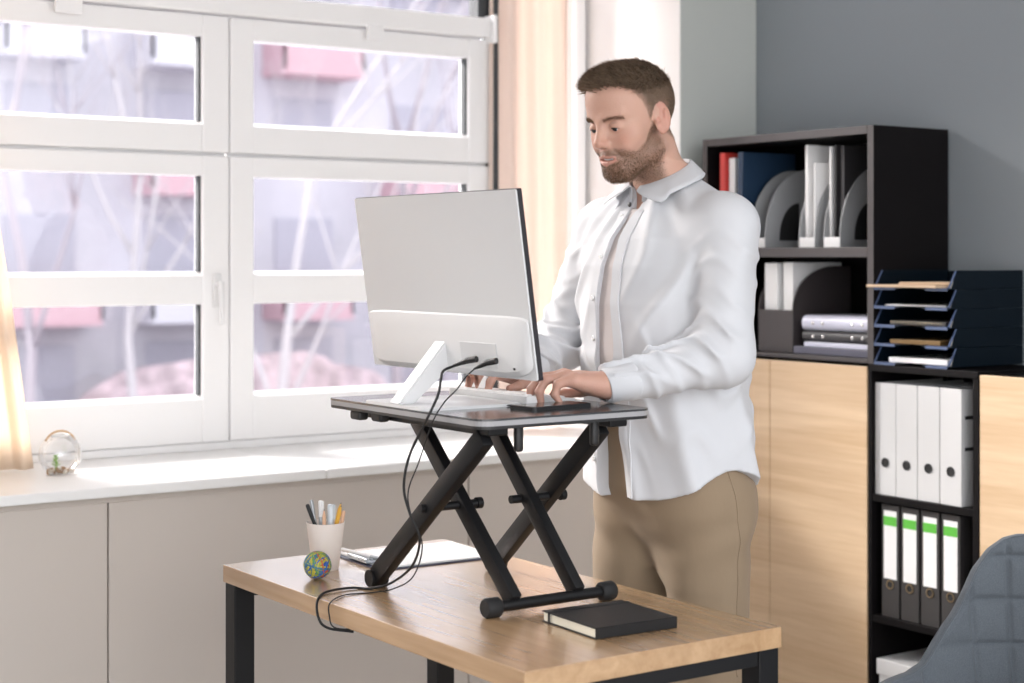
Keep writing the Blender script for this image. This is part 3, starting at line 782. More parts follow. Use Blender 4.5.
# ------------------------------------------------------------------ cables
def cable(label, pts, r, plug, group=None):
    t = thing('cable', label, 'cable', (0, 0, 0))
    t.location = pts[-1]
    L = -Vector(pts[-1])
    bm = B(); tube(bm, smooth_path([Vector(p) + L for p in pts], 8), r, 10); obj('cord', bm, M['rubber'], t, smooth=True)
    bm = B(); a, b, c = [Vector(p) + L for p in plug]
    tube(bm, [a, b], 0.0062, 12); tube(bm, [b, b.lerp(c, 0.6), c], [0.0060, 0.0040, r * 1.15], 12); obj('plug', bm, M['black_plastic'], t, smooth=True, autos=50)
    return t
cable('thick black cable looping from the monitor over the riser edge and off the desk edge',
      [(1.746, 2.700, 1.188), (1.715, 2.690, 1.180), (1.690, 2.660, 1.165), (1.662, 2.626, 1.140), (1.637, 2.626, 1.095), (1.635, 2.684, 1.023), (1.632, 2.700, 0.960), (1.640, 2.689, 0.908), (1.655, 2.680, 0.862),
       (1.675, 2.740, 0.800), (1.700, 2.860, 0.745), (1.690, 2.925, 0.7235), (1.662, 2.955, 0.7235), (1.600, 2.947, 0.7238), (1.556, 2.905, 0.718), (1.545, 2.880, 0.690), (1.552, 2.855, 0.674), (1.590, 2.82, 0.668)],
      0.0026, ((1.764, 2.648, 1.203), (1.758, 2.672, 1.199), (1.745, 2.701, 1.188)))
cable('thin black cable hanging behind the thicker one beside the riser leg',
      [(1.746, 2.628, 1.186), (1.722, 2.622, 1.172), (1.695, 2.612, 1.150), (1.668, 2.612, 1.128), (1.646, 2.620, 1.090), (1.655, 2.683, 1.009), (1.648, 2.710, 0.951), (1.650, 2.703, 0.905), (1.664, 2.685, 0.850),
       (1.690, 2.760, 0.775), (1.700, 2.850, 0.735), (1.680, 2.895, 0.7222), (1.619, 2.906, 0.7222), (1.560, 2.860, 0.7212), (1.550, 2.845, 0.700), (1.556, 2.835, 0.678), (1.60, 2.815, 0.672)],
      0.0014, ((1.764, 2.580, 1.203), (1.758, 2.602, 1.199), (1.745, 2.629, 1.186)))
t = bpy.data.objects.new('x', None)
bm = B(); tube(bm, smooth_path([(0, 0, 0.0022), (0.03, -0.06, 0.0022), (0.10, -0.11, 0.0022), (0.15, -0.13, 0.0022)], 6), 0.0018, 8)
tag(obj('charging_cord', bm, M['rubber'], loc=(1.715, 2.800, PZ + 0.0001), smooth=True), 'short thin black cord lying on the riser beside the monitor foot', 'cord')
bpy.data.objects.remove(t)

# ------------------------------------------------------------------ keyboard and phone on the riser
t = thing('keyboard', 'slim white computer keyboard under the man\'s hands', 'keyboard', (1.962, 2.815, PZ))
bm = B(); prism(bm, [(-0.062, 0.002), (-0.062, 0.017), (-0.055, 0.0185), (0.058, 0.0085), (0.060, 0.002)], -0.142, 0.142, 'y'); obj('keyboard_body', bm, M['kb'], t)
bm = B()
sl = -math.atan2(0.010, 0.113)
for r_ in range(5):
    x = -0.046 + r_ * 0.0205
    n = 13 if r_ < 4 else 7
    for c_ in range(n):
        y = -0.128 + (c_ + 0.5) * (0.256 / n); w = 0.256 / n - 0.003
        zc = 0.0185 - (x + 0.055) * (0.010 / 0.113)
        box(bm, x - 0.008, x + 0.008, y - w / 2, y + w / 2, zc - 0.001, zc + 0.0022)
kk = obj('keys', bm, M['key'], t)
t = thing('smartphone', 'black smartphone lying flat at the near end of the keyboard', 'phone', (1.915, 2.612, PZ), R(96 - 180))
bm = B(); prism(bm, rrect(-0.037, 0.037, -0.078, 0.078, 0.009), 0.0, 0.0065, 'z'); obj('phone_body', bm, M['black_plastic'], t)
bm = B(); prism(bm, rrect(-0.034, 0.034, -0.073, 0.073, 0.006), 0.0066, 0.007, 'z'); obj('phone_screen', bm, M['screen'], t)

# ------------------------------------------------------------------ notebook
t = thing('notebook', 'closed black notebook with elastic band near the desk\'s near corner', 'notebook', (1.893, 2.400, DZ), R(-3))
bm = B(); box(bm, -0.091, 0.091, -0.088, 0.088, 0.0, 0.0022, 0.001, 1); box(bm, -0.091, 0.091, -0.088, 0.088, 0.0185, 0.021, 0.001, 1)
box(bm, -0.091, 0.091, -0.0885, -0.0855, 0.0005, 0.0205, 0.001, 1)
obj('cover', bm, M['leather'], t)
bm = B(); box(bm, -0.0885, 0.0885, -0.0850, 0.0855, 0.0023, 0.0184, 0.001, 1); obj('pages', bm, M['paper_cream'], t)
bm = B()
for z in (-0.0006, 0.0212): box(bm, -0.0918, 0.0918, 0.060, 0.066, z, z + 0.0008)
box(bm, -0.0922, -0.0912, 0.060, 0.066, -0.0005, 0.0219); obj('elastic_band', bm, M['rubber'], t)
bm = B(); tube(bm, smooth_path([(0.088, 0.03, 0.004), (0.115, 0.032, 0.0012), (0.135, 0.045, 0.0012)], 6), 0.0016, 8); obj('ribbon', bm, M['leather'], t)

# ------------------------------------------------------------------ clipboard, papers, pen
t = thing('clipboard', 'dark clipboard holding white paper at the far corner of the desk', 'clipboard', (1.965, 3.195, DZ), R(-3))
bm = B(); prism(bm, rrect(-0.155, 0.155, -0.113, 0.113, 0.008), 0.0, 0.003, 'z'); obj('board', bm, mat('clip_navy', (0.03, 0.035, 0.07), 0.4), t)
bm = B(); box(bm, -0.140, 0.150, -0.105, 0.105, 0.0032, 0.006); obj('paper', bm, M['paper'], t)
bm = B(); box(bm, -0.153, -0.125, -0.05, 0.05, 0.0062, 0.010, 0.002); tube(bm, [(-0.148, -0.045, 0.013), (-0.148, 0.045, 0.013)], 0.004, 12)
for y in (-0.03, 0.03): tube(bm, [(-0.130, y, 0.0095), (-0.130, y, 0.014)], 0.005, 12)
obj('clip', bm, M['silver_pl'], t, smooth=True, autos=40)
def pen(label, kind, p0, d, length, mt, tipmt, r=0.0042, cap=True, group=None, name='pen'):
    """p0 = lower end in world, d = direction"""
    q = Vector(d).normalized().to_track_quat('Z', 'Y')
    t = thing(name, label, kind, p0, rot=q.to_euler(), group=group)
    bm = B()
    if kind == 'pencil':
        lathe(bm, [(0, 0.0), (r, 0.0), (r, length - 0.018), (r * 0.35, length - 0.004)], 6); obj('barrel', bm, mt, t)
        bm = B(); lathe(bm, [(r * 0.36, length - 0.0041), (0, length)], 8); obj('lead', bm, M['charcoal'], t)
    else:
        lathe(bm, [(0, 0.0), (r * 0.3, 0.0005), (r * 0.9, 0.014), (r, 0.02), (r, length - 0.035), (r * 0.95, length - 0.034)], 14); obj('barrel', bm, mt, t, smooth=True, autos=40)
        bm = B(); lathe(bm, [(r * 1.08, length - 0.036), (r * 1.1, length - 0.004), (r * 0.8, length - 0.001), (0, length)], 14)
        box(bm, r * 0.9, r * 1.7, -0.0016, 0.0016, length - 0.034, length - 0.002, 0.0004, 1)
        obj('cap', bm, tipmt, t, smooth=True, autos=40)
    return t
pen('white and blue pen lying on the clipboard clip', 'pen', (1.812, 3.285, DZ + 0.0215), (0.045, -0.19, -0.012), 0.145, M['white_pl'], M['silver_pl'], 0.0045)

# ------------------------------------------------------------------ pen cup and its pens
CX, CY = 1.722, 3.178
bm = B()
lathe(bm, [(0, 0.0), (0.0265, 0.0), (0.029, 0.003), (0.0415, 0.102), (0.0418, 0.1035), (0.0405, 0.1035), (0.0395, 0.101), (0.0275, 0.006), (0, 0.005)], 48)
cup = obj('pen_cup', bm, M['cup'], loc=(CX, CY, DZ), smooth=True, autos=40)
tag(cup, 'white tapered pen cup at the left end of the desk', 'cup')
def inpen(label, kind, ax, ay, tx, ty, L, mt, tip, r=0.004, grp=None, name=None):
    pen(label, kind, (CX + ax, CY + ay, DZ + 0.0075), (tx - ax, ty - ay, 0.105), L, mt, tip, r, name=name or kind)
inpen('black pen leaning out left of the white cup', 'pen', 0.010, -0.004, -0.026, 0.012, 0.145, M['black_plastic'], M['black_plastic'])
inpen('grey metal pen second from left in the white cup', 'pen', 0.000, 0.014, -0.016, 0.022, 0.145, M['silver_pl'], M['silver_pl'])
inpen('silver pen with pale cap in the middle of the cup', 'pen', -0.006, 0.004, -0.010, 0.002, 0.144, M['silver_pl'], M['white_pl'], 0.0048)
inpen('peach pencil standing in the middle of the cup, before the silver pen', 'pencil', -0.010, -0.012, -0.012, -0.016, 0.128, M['orange_pl'], None, 0.0038)
inpen('clear pale marker right of the middle in the white cup', 'marker', 0.006, -0.010, 0.006, -0.012, 0.136, M['clear_pl'], M['clear_pl'], 0.0065)
inpen('yellow pencil leaning right in the white cup', 'pencil', 0.004, 0.006, 0.026, -0.010, 0.136, M['yellow'], None, 0.0052)
inpen('second yellow pencil leaning right behind the first one', 'pencil', 0.014, 0.016, 0.030, -0.002, 0.140, M['yellow'], None, 0.0045)
inpen('short pale pen at the right rim of the cup', 'pen', 0.016, -0.010, 0.034, -0.016, 0.122, M['white_pl'], M['orange_pl'], 0.0036)

# ------------------------------------------------------------------ rubber band ball
bm = B()
bmesh.ops.create_uvsphere(bm, u_segments=32, v_segments=20, radius=0.0262)
bmesh.ops.translate(bm, verts=bm.verts, vec=(0, 0, 0.030))
cols = [(0.03, 0.12, 0.45), (0.45, 0.42, 0.05), (0.10, 0.30, 0.10), (0.50, 0.10, 0.04), (0.05, 0.18, 0.28), (0.55, 0.50, 0.08), (0.30, 0.35, 0.05)]
bmats = [mat('band_%s' % n, c, 0.5) for n, c in zip(('blue', 'yellow', 'green', 'red', 'teal', 'lemon', 'olive'), cols)]
rnd = random.Random(5)
for k in range(44):
    n = Vector((rnd.gauss(0, 1), rnd.gauss(0, 1), rnd.gauss(0, 1))).normalized()
    q = n.to_track_quat('Z', 'Y').to_matrix(); rr = 0.0262 + rnd.uniform(0, 0.0012)
    pts = [q @ Vector((rr * math.cos(a), rr * math.sin(a), rnd.uniform(-.0004, .0004))) + Vector((0, 0, 0.030)) for a in [2 * PI * j / 28 for j in range(29)]]
    tube(bm, pts, 0.0027, 6, False, k % 7)
tag(obj('rubber_band_ball', bm, bmats, loc=(1.655, 3.090, DZ), smooth=True), 'multicoloured rubber band ball in front of the white pen cup', 'ball')

# ------------------------------------------------------------------ glass globe terrarium on the sill
t = thing('terrarium', 'small glass globe terrarium with a green plant on the window sill', 'terrarium', (1.530, 4.300, 0.8202))
bm = B(); rg = 0.056; prof = [(rg * math.sin(a), 0.054 - rg * math.cos(a)) for a in [R(22 + 133 * k / 20) for k in range(21)]]
lathe(bm, [(0, prof[0][1])] + prof, 40)
o = obj('glass_globe', bm, M['jar'], t, smooth=True)
bm = B(); tube(bm, [(0.042 + 0.0, 0.014 * math.cos(a) - 0.028, 0.058 + 0.026 * math.sin(a)) for a in [2 * PI * j / 24 for j in range(25)]], 0.0022, 8, False)
tube(bm, [(prof[-1][0] * math.cos(a), prof[-1][0] * math.sin(a), prof[-1][1]) for a in [2 * PI * j / 32 for j in range(33)]], 0.0022, 8, False)
obj('glass_rim', bm, M['white_pl'], t, smooth=True)
bm = B(); tube(bm, [(0.044 * math.cos(a), 0.0, 0.072 + 0.044 * math.sin(a)) for a in [R(25 + 130 * j / 16) for j in range(17)]], 0.003, 8)
obj('handle', bm, M['cork'], t, smooth=True)
rnd = random.Random(2)
bm = B()
for k in range(46):
    a = rnd.uniform(0, 2 * PI); rr = 0.034 * math.sqrt(rnd.random()); s = rnd.uniform(.004, .008)
    mtx = Matrix.Translation((rr * math.cos(a), rr * math.sin(a), 0.0075 + rnd.uniform(0, 0.010) * (1 - rr / 0.04))) @ Euler((rnd.uniform(0, 3), rnd.uniform(0, 3), 0)).to_matrix().to_4x4() @ Matrix.Diagonal((s, s * .8, s * .6, 1))
    tt = B(); bmesh.ops.create_icosphere(tt, subdivisions=2, radius=1, matrix=mtx)
    for f in tt.faces: f.material_index = int(k % 3 == 0)
    merge(bm, tt)
tag(obj('pebbles', bm, [M['pebble'], M['pebble_pale']], t, smooth=True), kind='stuff')
bm = B()
for k in range(14):
    a = k * 2.4; zz = 0.020 + k * 0.0022; L = 0.014 - k * 0.0004
    d = Vector((math.cos(a), math.sin(a), 0.55)).normalized(); s = d.cross(Vector((0, 0, 1))).normalized()
    c = Vector((-0.010, 0.006, zz))
    p = [c, c + d * L * .5 + s * .0045, c + d * L, c + d * L * .5 - s * .0045]
    up = Vector((0, 0, .0015))
    a_ = [bm.verts.new(v) for v in p]; b_ = [bm.verts.new(v + up) for v in p]
    bm.faces.new(a_); bm.faces.new(b_[::-1])
    for i in range(4): bm.faces.new((a_[i], a_[(i + 1) % 4], b_[(i + 1) % 4], b_[i]))
tube(bm, [(-0.010, 0.006, 0.008), (-0.010, 0.006, 0.052)], 0.0016, 8)
obj('plant', bm, M['leaf'], t)

# ------------------------------------------------------------------ quilted tub chair
def fabric_mat(name, col):
    m = mat(name, col, 0.9, sheen=0.15, var=(450, 0.16), bump=(700, 0.25)); return m
M['fabric'] = fabric_mat('chair_fabric', (0.115, 0.133, 0.152))
def sstep(a, b, x):
    x = min(1, max(0, (x - a) / (b - a))); return x * x * (3 - 2 * x)
def make_chair():
    t = thing('tub_chair', 'grey-blue quilted fabric tub chair behind the man, at the right edge', 'chair', (2.639, 1.985, 0), 3.024)
    def rim(ph):
        a = abs(math.degrees(ph))
        pts = [(0, .832), (38, .832), (55, .828), (62, .820), (70, .797), (78, .755), (85, .699), (93, .632), (100, .575), (107, .562), (150, .558)]
        for (a0, h0), (a1, h1) in zip(pts[:-1], pts[1:]):
            if a <= a1: return h0 + (h1 - h0) * (a - a0) / (a1 - a0)
        return pts[-1][1]
    N, K = 240, 100
    PM = R(142)
    def pos(ph, v, off):
        zb = 0.385; zr = rim(ph); z = zb + (zr - zb) * v
        fl = 0.74 + 0.26 * math.sin(v * PI / 2)
        c_, s_ = math.cos(ph), math.sin(ph)
        rx, ry = fl * (0.245 + 0.106 * sstep(0.25, -0.25, c_) if c_ < 0.25 else 0.245), fl * 0.291
        e = 0.86
        return Vector((-(rx - off) * math.copysign(abs(c_) ** e, c_), (ry - off) * math.copysign(abs(s_) ** e, s_), z))
    def quilt(ph, z, v):
        u1 = (ph * 0.27 / 0.095) ; u2 = (z - 0.43) / 0.088
        g = min(abs(u1 - round(u1)) * 0.095, abs(u2 - round(u2)) * 0.088)
        return -0.0095 * math.exp(-(g / 0.0052) ** 2) + 0.005 * (1 - math.exp(-(g / 0.03) ** 2))
    T = 0.022
    bm = B(); grid = []
    for i in range(N + 1):
        ph = -PM + 2 * PM * i / N; col_ = []
        ring = []
        for k in range(K + 1):                                # outer, bottom to top
            v = k / K * 0.985; p = pos(ph, v, 0.0); ring.append(p)
        rt = pos(ph, 1.0, 0.0)
        for k in range(1, 6):                                 # rounded rim
            a = PI * k / 6; p = pos(ph, 0.985, T / 2 * (1 - math.cos(a))); p.z += 0.006 * math.sin(a); ring.append(p)
        for k in range(K + 1):                                # inner, top to bottom
            v = (1 - k / K) * 0.985; p = pos(ph, v, T)
            q = quilt(ph, p.z, v); qq = pos(ph, v, T + q * (1 if v < 0.95 else 0.3)); ring.append(qq)
        grid.append([bm.verts.new(p) for p in ring])
    for i in range(N):
        for k in range(len(grid[0]) - 1): bm.faces.new((grid[i][k], grid[i + 1][k], grid[i + 1][k + 1], grid[i][k + 1]))
        bm.faces.new((grid[i][-1], grid[i + 1][-1], grid[i + 1][0], grid[i][0]))
    bm.faces.new(grid[0]); bm.faces.new(grid[-1][::-1])
    sh = obj('backrest_shell', bm, M['fabric'], t, smooth=True)
    bm = B(); tube(bm, [pos(-PM + 2 * PM * i / 90, 0.985, T * 0.98) + Vector((0, 0, 0.004)) for i in range(91)], 0.0022, 8); obj('piping', bm, M['fabric'], sh, smooth=True)
    # seat cushion
    bm = B(); seat = []
    for j in range(61):
        row = []
        for i in range(61):
            u, w = -1 + 2 * i / 60, -1 + 2 * j / 60
            sx = u * math.sqrt(1 - w * w / 2); sy = w * math.sqrt(1 - u * u / 2)
            x = 0.015 + 0.225 * sx * (1.0 if sx < 0 else 1.12); y = 0.205 * sy
            r2 = sx * sx + sy * sy
            g = min(abs(x / 0.09 - round(x / 0.09)), abs(y / 0.09 - round(y / 0.09))) * 0.09
            z = 0.462 - 0.03 * r2 ** 3 - 0.005 * math.exp(-(g / 0.007) ** 2)
            row.append(bm.verts.new((x, y, z)))
        seat.append(row)
    for j in range(60):
        for i in range(60): bm.faces.new((seat[j][i], seat[j][i + 1], seat[j + 1][i + 1], seat[j + 1][i]))
    edge = [seat[0][i] for i in range(61)] + [seat[j][60] for j in range(1, 61)] + [seat[60][i] for i in range(59, -1, -1)] + [seat[j][0] for j in range(59, 0, -1)]
    low = [bm.verts.new((v.co.x * 0.93, v.co.y * 0.93, 0.375)) for v in edge]
    for i in range(len(edge)): bm.faces.new((edge[i], edge[(i + 1) % len(edge)], low[(i + 1) % len(edge)], low[i]))
    bm.faces.new(low)
    obj('seat', bm, M['fabric'], t, smooth=True, autos=60)
    for sx in (-1, 1):
        for sy in (-1, 1):
            bm = B(); tube(bm, [(sx * 0.13, sy * 0.13, 0.375), (sx * 0.21, sy * 0.21, 0.0)], [0.015, 0.009], 16); obj('leg', bm, M['black_metal'], t, smooth=True, autos=50)
    return t
make_chair()

# ------------------------------------------------------------------ the man: implicit surfaces meshed with surface nets
BIG = 1e3
def V3(p): return np.array(p, dtype=np.float32)
def s_sph(c, r):
    c = V3(c); return lambda p: np.sqrt(((p - c) ** 2).sum(1)) - r
def s_ell(c, rad, rot=None):
    c = V3(c); rad = V3(rad); Rm = None if rot is None else np.array(Euler([R(a) for a in rot]).to_matrix(), dtype=np.float32)
    def f(p):
        q = p - c
        if Rm is not None: q = q @ Rm
        k0 = np.sqrt(((q / rad) ** 2).sum(1)); k1 = np.sqrt(((q / rad ** 2) ** 2).sum(1)) + 1e-9
        return k0 * (k0 - 1) / k1
    return f
def s_cap(a, b, ra, rb=None):
    a = V3(a); b = V3(b); rb = ra if rb is None else rb; ab = b - a; L2 = float((ab ** 2).sum())
    def f(p):
        t = np.clip(((p - a) @ ab) / L2, 0, 1)
        return np.sqrt(((p - a - t[:, None] * ab) ** 2).sum(1)) - (ra + (rb - ra) * t)
    return f
def s_loft(prof, ex=2.4, z0=None, z1=None):
    """stack of super-ellipses: rows (z, cx, a, b)"""
    pr = np.array(prof, dtype=np.float32); zs = pr[:, 0]
    z0 = zs[0] if z0 is None else z0; z1 = zs[-1] if z1 is None else z1
    def f(p):
        z = p[:, 2]
        cx = np.interp(z, zs, pr[:, 1]); a = np.interp(z, zs, pr[:, 2]); b = np.interp(z, zs, pr[:, 3])
        q = (np.abs((p[:, 0] - cx) / a) ** ex + np.abs(p[:, 1] / b) ** ex + 1e-9) ** (1 / ex)
        d = (q - 1) * np.minimum(a, b)
        return np.maximum(d, np.maximum(z0 - z, z - z1)).astype(np.float32)
    return f
def smin(a, b, k):
    if k <= 0: return np.minimum(a, b)
    h = np.maximum(k - np.abs(a - b), 0) / k
    return np.minimum(a, b) - h * h * k * 0.25
def run_ops(ops, p):
    acc = None
    for op, k, f in ops:
        d = f(p)
        if acc is None: acc = d; continue
        if op == 'u': acc = smin(acc, d, k)
        elif op == 's': acc = -smin(-acc, d, k)
        elif op == 'i': acc = -smin(-acc, -d, k)
    return acc
def prune(ops, c, rad):
    """drop the ops that cannot matter within rad of c"""
    c = np.array([c], dtype=np.float32); out = []
    for i, (op, k, f) in enumerate(ops):
        if op in 'us':
            d = float(f(c)[0])
            if d > rad * 1.9 + k + 0.01: 
                continue
        out.append((op, k, f))
    return out
def surface_nets(ops, xs, ys, zs, block=20, final=None):
    xs, ys, zs = [np.asarray(a, dtype=np.float32) for a in (xs, ys, zs)]
    nx, ny, nz = len(xs), len(ys), len(zs)
    Fd = np.full((nx, ny, nz), BIG, dtype=np.float32)
    for i in range(0, nx, block):
        for j in range(0, ny, block):
            for k in range(0, nz, block):
                X, Y, Z = xs[i:i + block], ys[j:j + block], zs[k:k + block]
                c = np.array([(X[0] + X[-1]) / 2, (Y[0] + Y[-1]) / 2, (Z[0] + Z[-1]) / 2]); rad = math.sqrt((X[-1] - X[0]) ** 2 + (Y[-1] - Y[0]) ** 2 + (Z[-1] - Z[0]) ** 2) / 2
                po = prune(ops, c, rad)
                if not po or po[0][0] != 'u': continue
                dc = float(run_ops(po, c[None].astype(np.float32))[0])
                if dc > rad * 1.9 + 0.02: continue
                if dc < -rad * 2.5 - 0.03: Fd[i:i + block, j:j + block, k:k + block] = -BIG; continue
                g = np.stack(np.meshgrid(X, Y, Z, indexing='ij'), -1).reshape(-1, 3)
                Fd[i:i + block, j:j + block, k:k + block] = run_ops(po, g).reshape(len(X), len(Y), len(Z))
    s = (Fd < 0)
    cnt = np.zeros((nx - 1, ny - 1, nz - 1), dtype=np.uint8)
    for a in (0, 1):
        for b in (0, 1):
            for c in (0, 1): cnt += s[a:nx - 1 + a, b:ny - 1 + b, c:nz - 1 + c]
    act = (cnt > 0) & (cnt < 8)
    I, J, K = np.nonzero(act)
    idx = np.full(act.shape, -1, dtype=np.int32); idx[I, J, K] = np.arange(len(I))
    acc = np.zeros((len(I), 3)); n = np.zeros(len(I))
    co = [xs, ys, zs]
    for ax in range(3):
        o1, o2 = [a for a in range(3) if a != ax]
        for u in (0, 1):
            for v in (0, 1):
                off0 = [0, 0, 0]; off0[o1] = u; off0[o2] = v; off1 = list(off0); off1[ax] = 1
                A = [I + off0[0], J + off0[1], K + off0[2]]; Bq = [I + off1[0], J + off1[1], K + off1[2]]
                f0 = np.clip(Fd[tuple(A)], -0.05, 0.05); f1 = np.clip(Fd[tuple(Bq)], -0.05, 0.05)
                m = (f0 < 0) != (f1 < 0); t = np.where(m, f0 / np.where(m, f0 - f1, 1), 0)
                for c in range(3):
                    p0 = co[c][A[c]]; p1 = co[c][Bq[c]]
                    acc[:, c] += np.where(m, p0 + t * (p1 - p0), 0)
                n += m
    verts = acc / np.maximum(n, 1)[:, None]
    quads = []
    for ax in range(3):
        o1, o2 = [(1, 2), (2, 0), (0, 1)][ax]
        sl0 = [slice(None)] * 3; sl1 = [slice(None)] * 3
        sl0[ax] = slice(0, -1); sl1[ax] = slice(1, None)
        ch = s[tuple(sl0)] != s[tuple(sl1)]
        E = np.nonzero(ch); E = [np.array(e) for e in E]
        ok = (E[o1] > 0) & (E[o2] > 0) & (E[o1] < [nx, ny, nz][o1] - 1) & (E[o2] < [nx, ny, nz][o2] - 1)
        E = [e[ok] for e in E]
        inside = s[tuple(E)]
        def cell(d1, d2):
            q = [e.copy() for e in E]; q[o1] = q[o1] + d1; q[o2] = q[o2] + d2
            return idx[q[0], q[1], q[2]]
        Q = np.stack([cell(-1, -1), cell(0, -1), cell(0, 0), cell(-1, 0)], 1)
        Q[~inside] = Q[~inside][:, ::-1]
        quads.append(Q)
    quads = np.concatenate(quads); quads = quads[(quads >= 0).all(1)]
    return verts, quads
def np_mesh(name, verts, quads):
    me = bpy.data.meshes.new(name)
    me.vertices.add(len(verts)); me.vertices.foreach_set('co', verts.astype(np.float32).ravel())
    me.loops.add(len(quads) * 4); me.loops.foreach_set('vertex_index', quads.astype(np.int32).ravel())
    me.polygons.add(len(quads)); me.polygons.foreach_set('loop_start', np.arange(0, len(quads) * 4, 4, dtype=np.int32))
    me.polygons.foreach_set('loop_total', np.full(len(quads), 4, dtype=np.int32))
    me.polygons.foreach_set('use_smooth', np.ones(len(quads), dtype=bool))
    me.update(calc_edges=True); me.validate()
    return me
def relax(verts, quads, it=2, lam=0.5):
    for _ in range(it):
        s = np.zeros_like(verts); n = np.zeros(len(verts))
        for a, b in ((0, 1), (1, 2), (2, 3), (3, 0)):
            np.add.at(s, quads[:, a], verts[quads[:, b]]); np.add.at(s, quads[:, b], verts[quads[:, a]])
            np.add.at(n, quads[:, a], 1); np.add.at(n, quads[:, b], 1)
        verts = verts + lam * (s / np.maximum(n, 1)[:, None] - verts)
    return verts

# ---- pose, in the man's own frame: x forward, y to his left, z up
BX, BY = 2.345, 2.78
HS = 1.035                                              # head scale
HEAD_POS = (0.088, 0.0, 1.698)
HM = Matrix.Translation(HEAD_POS) @ Matrix.Rotation(R(5), 4, 'Z') @ Matrix.Rotation(R(15), 4, 'Y') @ Matrix.Rotation(R(0), 4, 'X') @ Matrix.Scale(HS, 4)
HR = np.array((HM.to_3x3() * (1 / HS)), dtype=np.float32)
def hp(p): return HM @ Vector(p)
def to_head(p): return ((p - V3(HEAD_POS)) @ HR) / HS

head = [
    ('u', 0, s_ell((-0.012, 0, 0.034), (0.094, 0.077, 0.083))),
    ('u', .03, s_ell((0.036, 0, 0.050), (0.060, 0.064, 0.058))),
    ('u', .03, s_ell((0.036, 0, -0.028), (0.056, 0.057, 0.076))),
    ('u', .02, s_cap((-0.004, 0.050, -0.062), (0.062, 0.018, -0.094), 0.020, 0.018)),
    ('u', .02, s_cap((-0.004, -0.050, -0.062), (0.062, -0.018, -0.094), 0.020, 0.018)),
    ('u', .02, s_cap((0.066, 0.012, -0.095), (0.066, -0.012, -0.095), 0.0185)),
    ('u', .02, s_sph((0.052, 0.043, -0.022), 0.022)), ('u', .02, s_sph((0.052, -0.043, -0.022), 0.022)),
    ('u', .016, s_ell((0.074, 0, -0.062), (0.026, 0.030, 0.026))),
    # brow
    ('u', .014, s_cap((0.086, 0.013, 0.020), (0.068, 0.044, 0.024), 0.009, 0.008)), ('u', .014, s_cap((0.086, -0.013, 0.020), (0.068, -0.044, 0.024), 0.009, 0.008)),
    # eye sockets
    ('s', .014, s_ell((0.096, 0.031, 0.000), (0.018, 0.018, 0.012))), ('s', .014, s_ell((0.096, -0.031, 0.000), (0.018, 0.018, 0.012))),
    # lids
    ('u', .005, s_ell((0.0745, 0.031, 0.0005), (0.0150, 0.0165, 0.0125))), ('u', .005, s_ell((0.0745, -0.031, 0.0005), (0.0150, 0.0165, 0.0125))),
    ('s', .002, s_ell((0.090, 0.0315, -0.0045), (0.0085, 0.0122, 0.0026), (-4, 0, 0))), ('s', .002, s_ell((0.090, -0.0315, -0.0045), (0.0085, 0.0122, 0.0026), (4, 0, 0))),
    # nose
    ('u', .012, s_cap((0.090, 0, 0.010), (0.106, 0, -0.026), 0.0075, 0.0095)), ('u', .007, s_sph((0.1080, 0, -0.030), 0.0092)),
    ('u', .006, s_ell((0.099, 0.0115, -0.0335), (0.010, 0.0065, 0.0070))), ('u', .006, s_ell((0.099, -0.0115, -0.0335), (0.010, 0.0065, 0.0070))),
    ('s', .003, s_ell((0.102, 0.006, -0.0425), (0.005, 0.0030, 0.0035))), ('s', .003, s_ell((0.102, -0.006, -0.0425), (0.005, 0.0030, 0.0035))),
    # lips, a little open
    ('u', .006, s_cap((0.0965, 0.006, -0.0590), (0.082, 0.025, -0.0600), 0.0046, 0.0026)), ('u', .006, s_cap((0.0965, -0.006, -0.0590), (0.082, -0.025, -0.0600), 0.0046, 0.0026)),
    ('u', .006, s_cap((0.0935, 0.006, -0.0735), (0.081, 0.023, -0.0655), 0.0052, 0.0026)), ('u', .006, s_cap((0.0935, -0.006, -0.0735), (0.081, -0.023, -0.0655), 0.0052, 0.0026)),
    ('s', .003, s_ell((0.096, 0, -0.0655), (0.014, 0.021, 0.0028))),
    ('u', .010, s_sph((0.083, 0, -0.091), 0.0115)),
    ('s', .010, s_cap((0.100, 0.019, -0.036), (0.084, 0.033, -0.060), 0.0022)), ('s', .010, s_cap((0.100, -0.019, -0.036), (0.084, -0.033, -0.060), 0.0022)),
    ('u', .016, s_sph((0.066, 0.038, -0.040), 0.0150)), ('u', .016, s_sph((0.066, -0.038, -0.040), 0.0150)),
    # ears
] + [op for s in (1, -1) for op in (
    ('u', .006, s_ell((-0.010, 0.0775 * s, -0.006), (0.0185, 0.0062, 0.0310), (12 * s, -14, -24 * s))),
    ('s', .005, s_ell((-0.0060, 0.0865 * s, 0.000), (0.0125, 0.0095, 0.0225), (12 * s, -14, -24 * s))),
    ('u', .004, s_cap((-0.016, 0.0830 * s, 0.010), (-0.014, 0.0810 * s, -0.014), 0.0032)),
    ('u', .004, s_sph((0.004, 0.0755 * s, -0.008), 0.0055)),
    ('u', .004, s_sph((-0.003, 0.0780 * s, -0.030), 0.0062)))
]
def f_head(p): return run_ops(head, to_head(p)) * HS
def hsph_far(p): return np.sqrt(((p - V3(HEAD_POS)) ** 2).sum(1)) - 0.2
def f_head_fast(p):
    far = hsph_far(p); near = far < 0.03
    out = (far + 0.03).astype(np.float32)
    if near.any(): out[near] = f_head(p[near])
    return out

